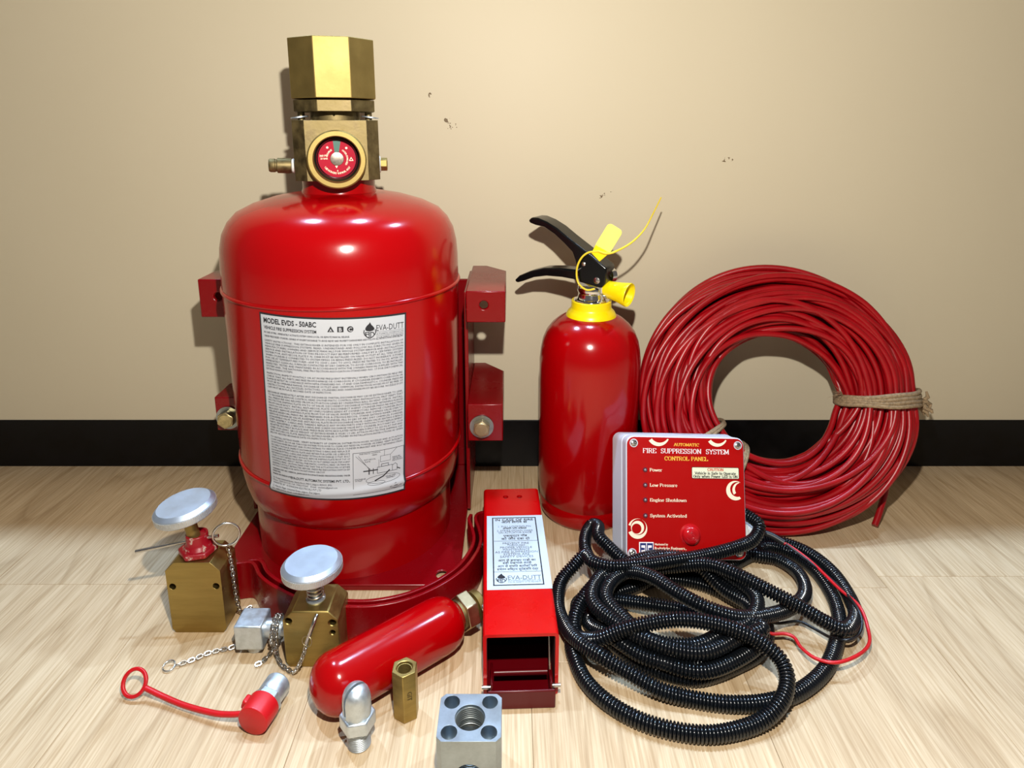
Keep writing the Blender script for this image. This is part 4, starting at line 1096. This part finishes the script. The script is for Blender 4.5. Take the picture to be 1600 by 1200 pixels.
CONDUIT_C = [(0.0801, 0.5557, 0.0066), (0.0592, 0.5300, 0.0066), (0.0527, 0.5024, 0.0066), (0.0541, 0.4807, 0.0066), (0.0608, 0.4571, 0.0066), (0.0758, 0.4367, 0.0066), (0.0980, 0.4204, 0.0066), (0.1251, 0.4110, 0.0066), (0.1533, 0.4089, 0.0066), (0.1845, 0.4162, 0.0075), (0.2047, 0.4258, 0.0135), (0.2173, 0.4402, 0.0200), (0.2181, 0.4541, 0.0280), (0.2069, 0.4635, 0.0360), (0.1905, 0.4708, 0.0420), (0.1660, 0.4781, 0.0450), (0.1401, 0.4818, 0.0450), (0.1136, 0.4826, 0.0400), (0.0921, 0.4822, 0.0340), (0.0737, 0.4842, 0.0240), (0.0606, 0.4978, 0.0120), (0.0554, 0.5092, 0.0140), (0.0604, 0.5262, 0.0200), (0.0704, 0.5391, 0.0260), (0.0888, 0.5565, 0.0300), (0.1135, 0.5586, 0.0340), (0.1307, 0.5396, 0.0420), (0.1485, 0.5155, 0.0440), (0.1721, 0.4978, 0.0420), (0.2001, 0.4972, 0.0340), (0.2384, 0.5148, 0.0240), (0.2669, 0.5362, 0.0180), (0.2834, 0.5598, 0.0140), (0.2883, 0.5885, 0.0110), (0.2774, 0.6116, 0.0090), (0.2582, 0.6180, 0.0090), (0.2450, 0.6240, 0.0085), (0.2520, 0.6420, 0.0080), (0.2751, 0.6480, 0.0066), (0.2970, 0.6436, 0.0066), (0.3167, 0.6246, 0.0066), (0.3269, 0.5954, 0.0066), (0.3255, 0.5584, 0.0080), (0.3155, 0.5260, 0.0120), (0.2944, 0.5023, 0.0180), (0.2764, 0.5037, 0.0240), (0.2570, 0.5131, 0.0320), (0.2333, 0.5273, 0.0380), (0.2104, 0.5469, 0.0400), (0.1888, 0.5640, 0.0380), (0.1593, 0.5720, 0.0300), (0.1273, 0.5740, 0.0260), (0.1109, 0.5850, 0.0280), (0.0990, 0.5993, 0.0320), (0.0900, 0.6130, 0.0360), (0.0920, 0.6330, 0.0340), (0.0860, 0.6440, 0.0280), (0.0780, 0.6270, 0.0260), (0.0760, 0.6050, 0.0240), (0.0830, 0.5850, 0.0220), (0.1048, 0.5700, 0.0180)]
cd = thing('corrugated_conduit', 'long black corrugated conduit piled in loops with loose red and black wires', 'conduit', (0.15, 0.525, 0))
def conduit_mesh(path, pitch=0.0028, ro=0.0066, ri=0.0046):
    P = spline(path, pitch / 5.0)
    cyc = (ri, ro - 0.0004, ro, ro, ro - 0.0004)
    rad = [cyc[i % 5] for i in range(len(P))]
    return MB().tube([p - Vector((0.15, 0.525, 0)) for p in P], rad, 12)
obj('conduit_run', conduit_mesh(CONDUIT_A + loops + CONDUIT_C), M['conduit'], cd, smooth=50)
def wire(name, pts, rr_, m_):
    return obj(name, MB().tube([p - Vector((0.15, 0.525, 0)) for p in spline(pts, 0.003)], rr_, 10), m_, cd, smooth=60)
wire('wire_sleeve', [(0.2560, 0.6330, 0.0300), (0.2736, 0.6260, 0.0280), (0.2854, 0.6184, 0.0240)], 0.0034, M['rubber'])
wire('red_wire', [(0.2838, 0.6195, 0.0240), (0.2928, 0.6114, 0.0220), (0.3051, 0.5930, 0.0180), (0.3133, 0.5555, 0.0180), (0.3199, 0.5293, 0.0190), (0.3177, 0.5077, 0.0120), (0.3087, 0.4904, 0.0120), (0.2903, 0.4751, 0.0150), (0.2691, 0.4664, 0.0165), (0.2554, 0.4733, 0.0140), (0.2493, 0.4875, 0.0120), (0.2481, 0.4993, 0.0120), (0.2415, 0.5038, 0.0120), (0.2295, 0.5038, 0.0120), (0.2226, 0.5085, 0.0140), (0.2136, 0.5132, 0.0180)], 0.0015, M['red_cap'])
wire('black_wire', [(0.2865, 0.6162, 0.0240), (0.3027, 0.5951, 0.0180), (0.3149, 0.5591, 0.0180), (0.3162, 0.5286, 0.0200), (0.3143, 0.5132, 0.0160), (0.3059, 0.5023, 0.0120), (0.2910, 0.4916, 0.0162), (0.2822, 0.5008, 0.0100), (0.2719, 0.5155, 0.0080), (0.2619, 0.5234, 0.0080), (0.2412, 0.5187, 0.0100), (0.2253, 0.5163, 0.0160)], 0.0013, M['rubber'])

# ------------------------------------------------------------------ red actuator box (open rectangular tube)
bxr = thing('actuator_box', 'bright red open-ended metal box with fire instruction sticker on top', 'box', (0.0072, 0.4500, 0), (0, 0, R(2.2)))
BW, BH, BL, TH = 0.0605, 0.0585, 0.2160, 0.0028
outer = MB().prism(rrect(BW, BH, 0.0035, 4, 0, BH / 2), 0.0, BL, Mxz)
inner = MB().prism(rrect(BW - 2 * TH, BH - 2 * TH, 0.0015, 3, 0, BH / 2), -0.01, BL - 0.004, Mxz)
holes = [MB().lathe([(0, -0.01), (0.0030, -0.01), (0.0030, 0.01), (0, 0.01)], 20, T(hx_, 0.2000, BH)) for hx_ in (-0.0065, 0.0085)]
obj('housing', carve(outer, [inner] + holes), M['red_box'], bxr, smooth=30)
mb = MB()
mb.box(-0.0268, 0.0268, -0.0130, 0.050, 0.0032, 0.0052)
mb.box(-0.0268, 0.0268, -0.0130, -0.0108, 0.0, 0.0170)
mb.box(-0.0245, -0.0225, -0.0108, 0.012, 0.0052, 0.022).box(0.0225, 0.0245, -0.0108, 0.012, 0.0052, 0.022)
inner_skin = carve(MB().box(-BW / 2 + TH, BW / 2 - TH, 0.003, BL - 0.004, TH, BH - TH), [MB().box(-BW / 2 + TH + 0.0004, BW / 2 - TH - 0.0004, -0.01, BL - 0.0046, TH + 0.0004, BH - TH - 0.0004)])
obj('dark_inner_skin', inner_skin, M['maroon'], bxr)  # thin added skin that makes the box interior darker than its outside
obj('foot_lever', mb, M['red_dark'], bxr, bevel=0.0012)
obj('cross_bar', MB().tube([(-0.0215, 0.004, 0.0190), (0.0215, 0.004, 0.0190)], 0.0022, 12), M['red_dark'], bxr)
for s in (-1, 1):
    obj('hinge_pin', MB().tube([(s * 0.0225, -0.0045, 0.0135), (s * 0.0315, -0.0045, 0.0135)], 0.0016, 12), M['steel'], bxr)
obj('link_rod', MB().tube([(0.0235, 0.002, 0.016), (0.0232, 0.010, 0.052)], 0.0008, 8), M['steel'], bxr)
for yy in (0.06, 0.15):
    obj('side_rivet', MB().lathe([(0, 0), (0.003, 0), (0.0026, 0.0012), (0, 0.0016)], 20, axis_matrix((-BW / 2, yy, 0.035), (-1, 0, 0))), M['steel'], bxr)
SY0, SY1, SX0, SX1 = 0.0520, 0.1640, -0.0268, 0.0300
stk = obj('fire_sticker', MB().box(SX0, SX1, SY0, SY1, BH, BH + 0.0002), M['sticker'], bxr, smooth=0, label='pale blue sticker with black frame')
def spx(cx_, cy_):
    """sticker print laid out on a 768 x 1000 sheet"""
    return (SX0 + (cx_ - 50) / 768.0 * (SX1 - SX0), SY1 - (cy_ - 148) / 995.0 * (SY1 - SY0))
SF = lambda x, y: (x, y, BH + 0.0004)
SU = (SX1 - SX0) / 768.0
mb = MB(); line_strip(mb, [spx(130, 185), spx(718, 185), spx(722, 1094), spx(130, 1094)], 0.0011, SF, True)
obj('sticker_frame', mb, M['ink'], stk, smooth=0)
mb = MB()
line_strip(mb, [spx(130, 530), spx(722, 530)], 0.0003, SF)
obj('sticker_rule', mb, M['ink'], stk, smooth=0)
mb = MB()
line_strip(mb, [spx(130, 936), spx(722, 936)], 0.0003, SF)
obj('sticker_rule', mb, M['ink'], stk, smooth=0)
def sline(name, m_, s, yy, size, w, bold=0.0):
    x, y = spx(425, yy)
    mb = MB()
    put_flat(mb, text_geo(s, size, bold, width=w * SU, align='C'), x, y, SF)
    obj(name, mb, M[m_], stk, smooth=0)
sline('sticker_title', 'ink', 'IN CASE OF FIRE', 232, 0.0054, 520, 0.012)
sline('sticker_hindi_line', 'ink', 'आग लगने से', 268, 0.0054, 350, 0.012)
for s_, yy, w_ in (('1. PULL LOCKING PIN', 332, 440), ('2. STRIKE DOWN HARD', 396, 480), ('ON ACTUATOR KNOB', 424, 440), ('PREVENT FIRE', 576, 340), ('THROUGH', 604, 230), ('PROPER VEHICLE', 634, 410), ('MAINTENANCE', 664, 340), ('AS FIRE SUPPRESSION', 696, 545), ('SYSTEMS ARE', 726, 330), ('SAFETY DEVICES', 757, 420)):
    sline('sticker_line', 'ink_grey', s_, yy, 0.0042, w_)
for s_, yy, sz, w_ in (('लॉकिंग पिन निकाले', 362, 0.0040, 320), ('एक्चुएटर नॉब', 472, 0.0048, 315), ('को जोर दबा दो', 515, 0.0048, 375), ('आग से बचाइए गाडी का', 806, 0.0042, 470), ('सही देखभाल करके', 840, 0.0042, 360), ('आग से सचित क्योंकि फिर', 880, 0.0042, 490), ('सचेतन सिस्टम सुरक्षित यंत्र', 918, 0.0042, 505)):
    sline('sticker_hindi_line', 'ink', s_, yy, sz, w_, 0.006)
mb = MB(); x, y = spx(222, 1066); logo(mb, x, y, 0.0125, SF)
obj('sticker_emblem', mb, M['ink'], stk, smooth=0)
mb = MB(); x, y = spx(300, 1032); put_flat(mb, text_geo('EVA-DUTT', 0.0078, 0.0, width=402 * SU), x, y, SF)
x, y = spx(300, 1052); put_flat(mb, text_geo('AUTOMATIC SYSTEMS PVT. LTD.', 0.0026, 0.0, width=402 * SU, res=1), x, y, SF)
x, y = spx(300, 1070); put_flat(mb, text_geo('YOUR SAFETY OUR PRIORITY', 0.0024, 0.0, width=402 * SU, res=1), x, y, SF)
obj('sticker_brand', mb, M['ink_grey'], stk, smooth=0)

# ------------------------------------------------------------------ red gas cartridge lying on the floor
A0, B0 = Vector((-0.1375, 0.4380, 0.0243)), Vector((-0.0575, 0.5040, 0.0243))
ax = (B0 - A0); AL = ax.length
ct = thing('gas_cartridge', 'small red gas cartridge with brass nut lying behind the hex coupling', 'cartridge', (A0.x, A0.y, 0))
am_ = axis_matrix((0, 0, A0.z), ax)
r = 0.0240
prof = [(0, -0.0205)] + [(r * math.sin(R(a)), -0.0205 * math.cos(R(a))) for a in (12, 25, 38, 50, 62, 74, 84)] + [(r, 0.002), (r, AL - 0.012), (0.0236, AL - 0.006), (0.0222, AL), (0.0195, AL + 0.005), (0.0155, AL + 0.0085), (0.0125, AL + 0.0105), (0.0115, AL + 0.0135), (0, AL + 0.0135)]
obj('body', MB().lathe(prof, 72, am_), M['red_gloss'], ct, smooth=50)
obj('collar', MB().lathe([(0, AL + 0.0115), (0.0128, AL + 0.0115), (0.0132, AL + 0.0145), (0, AL + 0.0145)], 40, am_), M['brass_old'], ct)
obj('hex_nut', MB().prism(ngon(6, 0.0172, 0.2), AL + 0.0140, AL + 0.0255, am_), M['brass_pale'], ct, bevel=0.0008)
obj('outlet', carve(MB().lathe([(0, AL + 0.025), (0.0098, AL + 0.025), (0.0098, AL + 0.0285), (0.0132, AL + 0.0290), (0.0134, AL + 0.0345), (0.0125, AL + 0.0355), (0, AL + 0.0355)], 48, am_), [MB().lathe([(0, AL + 0.03), (0.0085, AL + 0.03), (0.0085, AL + 0.05), (0, AL + 0.05)], 32, am_)]), M['brass'], ct)
mb = MB()
vs = []
for j, t in enumerate((0.006, AL - 0.010)):
    for k in range(9):
        a = R(-64 + 4 * k)
        vs.append(am_ @ Vector(((r + 0.0003) * math.cos(a), (r + 0.0003) * math.sin(a), t)))
mb.add(vs, [(k, k + 1, 9 + k + 1, 9 + k) for k in range(8)])
obj('paper_label', mb, M['label'], ct, smooth=60)

# ------------------------------------------------------------------ brass actuators
def chamfer_block(w, h, d, cx_, mats, parent, holes=(), drill=()):
    c = cx_
    poly = [(-w / 2, 0.004), (-w / 2 + 0.003, 0), (w / 2 - 0.003, 0), (w / 2, 0.004), (w / 2, h - c), (w / 2 - c, h), (-w / 2 + c, h), (-w / 2, h - c)]
    mb = MB().prism(poly, 0, d, Mxz)
    cuts = [MB().lathe([(0, -0.002), (rr_, -0.002), (rr_, 0.012), (0, 0.012)], 24, axis_matrix((hx_, 0, hz), (0, 1, 0))) for hx_, hz, rr_ in holes]
    return obj('block', carve(mb, cuts), mats, parent, bevel=0.0016)
def knob(parent, m_, rad, th, neck_r, neck_l):
    prof = [(0, 0), (neck_r, 0), (neck_r, neck_l * .35), (neck_r * 1.9, neck_l), (rad - 0.001, neck_l + 0.0012), (rad, neck_l + 0.0022)]
    rim = [(rad, neck_l + 0.0022), (rad, neck_l + th - 0.0012)]
    topz = neck_l + th
    full = prof + [(rad, topz - 0.0010), (rad - 0.0004, topz - 0.0004), (rad * 0.87, topz + 0.0022), (rad * 0.862, topz + 0.0024), (0, topz + 0.0024)]
    k = obj('knob', MB().lathe(full, 72, m_), M['alu'], parent)
    mb = MB()
    for q in range(110):
        a = 2 * PI * q / 110
        mb.box(rad - 0.0003, rad + 0.00035, -0.0004, 0.0004, neck_l + 0.0026, topz - 0.0014, m_ @ RZ(math.degrees(a)))
    kn_ = obj('knurl', mb, M['alu_rim'], k, smooth=0)
    kn_['kind'] = 'stuff'
    return k

actA = thing('manual_actuator', 'taller brass manual actuator with red collar and tilted silver knob', 'actuator', (-0.2845, 0.5190, 0))
chamfer_block(0.0490, 0.0725, 0.0330, 0.0085, M['brass_brush'], actA, [(-0.0195, 0.0480, 0.0030), (0.0195, 0.0485, 0.0030)])
tl = T(-0.001, 0.0165, 0.0725)
obj('hex_collar', MB().prism(ngon(6, 0.0172, 0.25), 0.0, 0.0058, tl), M['red_worn'], actA, bevel=0.0016)
obj('collar_cup', MB().lathe([(0, 0.005), (0.0125, 0.0055), (0.0105, 0.0085), (0.0095, 0.0100), (0.0095, 0.0185), (0.0078, 0.0188), (0.0074, 0.0165), (0, 0.0165)], 40, tl), M['red_worn'], actA, bevel=0.0004)
tk = tl @ RY(-8) @ RX(3)
obj('stem', MB().lathe([(0, 0.010), (0.0055, 0.010), (0.0055, 0.0350), (0, 0.0350)], 28, tk), M['brass'], actA)
knob(actA, tk @ T(0, 0, 0.0320), 0.0262, 0.0095, 0.0085, 0.0075)

actB = thing('manual_actuator', 'shorter brass manual actuator with spring under its silver knob and zinc elbow', 'actuator', (-0.1690, 0.4790, 0))
chamfer_block(0.0470, 0.0550, 0.0350, 0.0085, M['brass_brush'], actB, [(-0.0185, 0.0455, 0.0029), (0.0185, 0.0440, 0.0029), (0.0182, 0.0345, 0.0021)])
tl = T(0.0005, 0.0165, 0.0550)
obj('stem', MB().lathe([(0, -0.001), (0.0042, -0.001), (0.0042, 0.024), (0, 0.024)], 24, tl), M['alu_old'], actB)
sp = [tl @ Vector((0.0066 * math.cos(2 * PI * k / 20), 0.0066 * math.sin(2 * PI * k / 20), 0.0012 + 0.0165 * k / 90)) for k in range(91)]
obj('spring', MB().tube(sp, 0.0009, 8), M['steel'], actB, smooth=60)
obj('spring_seat', MB().lathe([(0.0045, 0), (0.0082, 0), (0.0080, 0.0011), (0.0045, 0.0011)], 32, tl, closed=True), M['alu'], actB)
knob(actB, tl @ RY(-2) @ T(0, 0, 0.0170), 0.0250, 0.0095, 0.0085, 0.0080)
# zinc elbow screwed into its left side
EC = (-0.0585, 0.0225, 0.0192)
cu = obj('elbow_fitting', MB().box(EC[0] - 0.0120, EC[0] + 0.0120, EC[1] - 0.0120, EC[1] + 0.0120, EC[2] - 0.0118, EC[2] + 0.0118), M['zinc'], actB, bevel=0.0012)
obj('elbow_outlet', MB().lathe([(0, 0), (0.0076, 0), (0.0078, 0.0072), (0, 0.0076)], 32, T(EC[0] + 0.001, EC[1], 0.0004)), M['zinc'], cu)
obj('nipple', MB().lathe([(0, 0), (0.0078, 0), (0.0078, 0.0085), (0.0086, 0.0085), (0.0086, 0.0135), (0.0070, 0.0135), (0.0070, 0.024), (0, 0.024)], 32, axis_matrix((EC[0] + 0.0118, EC[1], EC[2] + 0.001), (1, 0, 0))), M['zinc'], cu)

# ------------------------------------------------------------------ locking pins with chains
lm = MB()
lp = []
for k in range(20):
    a = 2 * PI * k / 20
    lp.append((0.0011 * (1 if math.cos(a) > 0 else -1) + 0.0015 * math.cos(a), 0.0015 * math.sin(a), 0))
lm.tube(lp, 0.00052, 6, closed=True)
LINK = lm.mesh('chain_link')
finish(LINK, M['steel'], 60)
def chain(parent, base, pts):
    P = spline(pts, 0.0033)
    for i in range(len(P) - 1):
        o = bpy.data.objects.new('chain_link', LINK)
        COL.objects.link(o)
        o.parent = parent
        d = (P[i + 1] - P[i]).normalized()
        up = Vector((0, 0, 1)) if abs(d.z) < 0.8 else Vector((0, 1, 0))
        y = up.cross(d).normalized()
        z = d.cross(y)
        m_ = Matrix((d, y, z)).transposed().to_4x4()
        m_ = m_ @ Matrix.Rotation(R(42 if i % 2 else -42), 4, 'X')
        m_.translation = (P[i] + P[i + 1]) / 2 - Vector(base)
        o.matrix_local = m_
def ring_mesh(rad, w, m_):
    return MB().tube([(rad * math.cos(2 * PI * k / 36), rad * math.sin(2 * PI * k / 36), 0) for k in range(36)], w, 10, closed=True, M=m_)
PB = (-0.2940, 0.5355, 0.0)
p1 = thing('locking_pin', 'steel locking pin through the red collar with ring and chain to floor', 'locking pin', PB)
def loc(pts, b): return [tuple(Vector(p) - Vector(b)) for p in pts]
obj('pin', MB().tube(loc([(-0.3390, 0.5290, 0.0765), (-0.2870, 0.5355, 0.0845), (-0.2670, 0.5375, 0.0870)], PB), 0.0016, 12), M['steel'], p1)
rc = Vector((-0.2595, 0.5370, 0.0885)) - Vector(PB)
obj('pull_ring', ring_mesh(0.0112, 0.0011, T(*rc) @ RX(90) @ RY(20)), M['steel'], p1, smooth=60)
chain(p1, PB, [(-0.2588, 0.5360, 0.0770), (-0.2575, 0.5355, 0.0660), (-0.2565, 0.5350, 0.0500), (-0.2560, 0.5350, 0.0300), (-0.2555, 0.5370, 0.0130), (-0.2545, 0.5410, 0.0030), (-0.2500, 0.5485, 0.0028), (-0.2475, 0.5440, 0.0045), (-0.2500, 0.5380, 0.0040), (-0.2460, 0.5340, 0.0060), (-0.2430, 0.5390, 0.0050), (-0.2470, 0.5300, 0.0030), (-0.2475, 0.5180, 0.0028), (-0.2450, 0.5060, 0.0028), (-0.2460, 0.4985, 0.0028), (-0.2551, 0.4955, 0.0028), (-0.2661, 0.4910, 0.0028), (-0.2750, 0.4842, 0.0028), (-0.2860, 0.4790, 0.0026)])
rc = Vector((-0.2915, 0.4775, 0.0030)) - Vector(PB)
obj('end_ring', ring_mesh(0.0048, 0.0006, T(*rc) @ RX(14)), M['steel'], p1, smooth=60)
PB2 = (-0.1700, 0.4700, 0.0)
p2 = thing('locking_pin', 'bent steel pin hanging on chain at the front of the shorter actuator', 'locking pin', PB2)
obj('pin', MB().tube(spline(loc([(-0.1625, 0.4830, 0.0515), (-0.1637, 0.4772, 0.0508), (-0.1655, 0.4735, 0.0455), (-0.1710, 0.4715, 0.0310)], PB2), 0.002), 0.0017, 12), M['steel'], p2, smooth=60)
rc = Vector((-0.1700, 0.4705, 0.0335)) - Vector(PB2)
obj('split_ring', ring_mesh(0.0044, 0.0004, T(*rc) @ RX(78) @ RY(-15)), M['brass_pale'], p2, smooth=60)
chain(p2, PB2, [(-0.1710, 0.4705, 0.0295), (-0.1735, 0.4700, 0.0215), (-0.1770, 0.4690, 0.0130), (-0.1830, 0.4700, 0.0040), (-0.1890, 0.4735, 0.0026), (-0.1960, 0.4780, 0.0035), (-0.2020, 0.4850, 0.0080), (-0.2035, 0.4895, 0.0180), (-0.2030, 0.4905, 0.0270), (-0.2030, 0.4960, 0.0315), (-0.2030, 0.5040, 0.0315), (-0.2040, 0.5115, 0.0200), (-0.2050, 0.5090, 0.0090), (-0.2060, 0.4990, 0.0060), (-0.2080, 0.4905, 0.0130), (-0.2070, 0.4890, 0.0230), (-0.2065, 0.4950, 0.0320), (-0.2065, 0.5060, 0.0300), (-0.2080, 0.5100, 0.0150), (-0.2090, 0.4950, 0.0040), (-0.2140, 0.4820, 0.0030), (-0.2180, 0.4790, 0.0028)])

# ------------------------------------------------------------------ red-capped zinc nozzle with strap
NB = Vector((-0.1935, 0.4200, 0.0))
nz = thing('capped_nozzle', 'zinc nozzle under a red plastic cap with a strap and ring', 'nozzle', NB)
na = axis_matrix((-0.0022, -0.0065, 0.0126), (0.19, 1.0, -0.03))
obj('nozzle_tip', MB().lathe([(0, 0.016), (0.0098, 0.016), (0.0098, 0.0240), (0.0103, 0.0250), (0.0103, 0.0370), (0.0092, 0.0385), (0, 0.0385)], 40, na), M['zinc'], nz)
obj('hex_body', MB().prism(ngon(6, 0.0122, 0.35), 0.0135, 0.0225, na), M['zinc'], nz, bevel=0.0007)
obj('dust_cap', MB().lathe([(0, 0), (0.0108, 0), (0.0118, 0.0006), (0.0121, 0.0016), (0.0124, 0.0165), (0.0112, 0.0170), (0, 0.0170)], 56, na), M['red_cap'], nz)
obj('cap_tab', MB().box(0.0105, 0.0150, -0.004, 0.004, 0.008, 0.0160, na @ RZ(20)), M['red_cap'], nz, bevel=0.0015)
st = spline(loc([(-0.2065, 0.4215, 0.0120), (-0.2150, 0.4222, 0.0105), (-0.2302, 0.4253, 0.0085), (-0.2562, 0.4337, 0.0068), (-0.2767, 0.4410, 0.0078), (-0.2935, 0.4462, 0.0110)], NB), 0.003)
obj('cap_strap', MB().tube(st, 0.0022, 10), M['red_cap'], nz, smooth=60)
rc = Vector((-0.3045, 0.4500, 0.0125)) - NB
mb = MB().lathe([(0.0084, -0.0013), (0.0112, -0.0013), (0.0112, 0.0013), (0.0084, 0.0013)], 48, T(*rc) @ RZ(-20) @ RX(52) @ RY(8), closed=True)
obj('strap_ring', mb, M['red_cap'], nz, bevel=0.0006)

# ------------------------------------------------------------------ slotted spray nozzle standing upright
def thread(mb, r0, z0, z1, pitch, m_=None, depth=0.0006):
    n = int((z1 - z0) / pitch)
    prof = [(0, z0)]
    for k in range(n):
        prof += [(r0 - depth, z0 + k * pitch), (r0, z0 + (k + .35) * pitch), (r0, z0 + (k + .6) * pitch), (r0 - depth, z0 + (k + .98) * pitch)]
    prof += [(0, z1)]
    return mb.lathe(prof, 40, m_)
sn = thing('slotted_nozzle', 'silver slotted spray nozzle with domed top standing on its thread', 'nozzle', (-0.1142, 0.4070, 0), (0, 0, R(8)))
obj('threaded_base', thread(MB(), 0.0088, 0.0003, 0.0180, 0.0016), M['zinc'], sn)
obj('hex_body', MB().prism(ngon(6, 0.0134, 0.05), 0.0172, 0.0285, None), M['zinc'], sn, bevel=0.0012)
dome = MB().lathe([(0, 0.027), (0.0104, 0.027), (0.0104, 0.0405), (0.0100, 0.0438), (0.0090, 0.0468), (0.0072, 0.0494), (0.0048, 0.0511), (0.0022, 0.0519), (0, 0.0521)], 56)
obj('dome', carve(dome, [MB().box(-0.0011, 0.0011, -0.012, 0.0075, 0.0300, 0.06, RZ(-52))]), M['zinc'], sn)

# ------------------------------------------------------------------ brass hex coupling standing upright
hc = thing('hex_coupling', 'small brass hexagonal coupling standing upright beside the gas cartridge', 'coupling', (-0.0830, 0.4335, 0), (0, 0, R(0)))
obj('hex_body', carve(MB().prism(ngon(6, 0.0104, PI / 2), 0.0003, 0.0430), [MB().lathe([(0, 0.012), (0.0058, 0.012), (0.0058, 0.0420), (0.0064, 0.0440), (0, 0.0440)], 32)]), M['brass_brush'], hc, bevel=0.0006)
thr = MB()
hp = [Vector((0.0056 * math.cos(2 * PI * k / 20), 0.0056 * math.sin(2 * PI * k / 20), 0.016 + 0.0255 * k / 500)) for k in range(500)]
obj('inner_thread', MB().tube(hp, 0.0005, 5), M['brass'], hc, smooth=60)
fm = RZ(30) @ T(0, -0.0104 * math.cos(PI / 6) - 0.00012, 0.0235)
mb = MB(); g_ = text_geo('GIT', 0.0052, 0.02, align='C')
mb.add([fm @ Vector((-(y_ - 0.0018), 0, x_)) if False else fm @ Vector((y_ - 0.0018, 0, -x_)) for x_, y_ in g_[0]], g_[1])
obj('stamp', mb, M['brass_old'], hc, smooth=0)

# ------------------------------------------------------------------ aluminium manifold block
al = thing('manifold_block', 'silver square manifold block with four bolt holes and threaded bore', 'manifold', (-0.0293, 0.3650, 0), (0, 0, R(0)))
w, d, h = 0.0440, 0.0385, 0.0480
c = 0.0035
poly = [(-w / 2 + c, 0), (w / 2 - c, 0), (w / 2, c), (w / 2, d - c), (w / 2 - c, d), (-w / 2 + c, d), (-w / 2, d - c), (-w / 2, c)]
cuts = [MB().lathe([(0, h - 0.016), (0.0056, h - 0.016), (0.0056, h + 0.01), (0, h + 0.01)], 32, T(sx * 0.0136, d / 2 + sy * 0.0122, 0)) for sx in (-1, 1) for sy in (-1, 1)]
cuts.append(MB().lathe([(0, -0.01), (0.0106, -0.01), (0.0106, h + 0.01), (0, h + 0.01)], 48, T(0, d / 2 - 0.0005, 0)))
cuts.append(MB().lathe([(0, -0.01), (0.0092, -0.01), (0.0092, 0.018), (0, 0.018)], 40, axis_matrix((0, 0, 0.0200), (0, 1, 0))))
obj('block', carve(MB().prism(poly, 0.0003, h), cuts), M['alu_block'], al, bevel=0.0004)
hp = [Vector((0.0104 * math.cos(2 * PI * k / 28), d / 2 - 0.0005 + 0.0104 * math.sin(2 * PI * k / 28), 0.030 + 0.0165 * k / 280)) for k in range(281)]
obj('bore_thread', MB().tube(hp, 0.0007, 6), M['alu_old'], al, smooth=60)
hp = [Vector((0.0090 * math.cos(2 * PI * k / 28), 0.0012 + 0.014 * k / 224, 0.0200 + 0.0090 * math.sin(2 * PI * k / 28))) for k in range(225)]
obj('front_bore_thread', MB().tube(hp, 0.0006, 6), M['alu_old'], al, smooth=60)

# ------------------------------------------------------------------ tidy up
bpy.data.objects.remove(_to)
bpy.data.curves.remove(_tc)
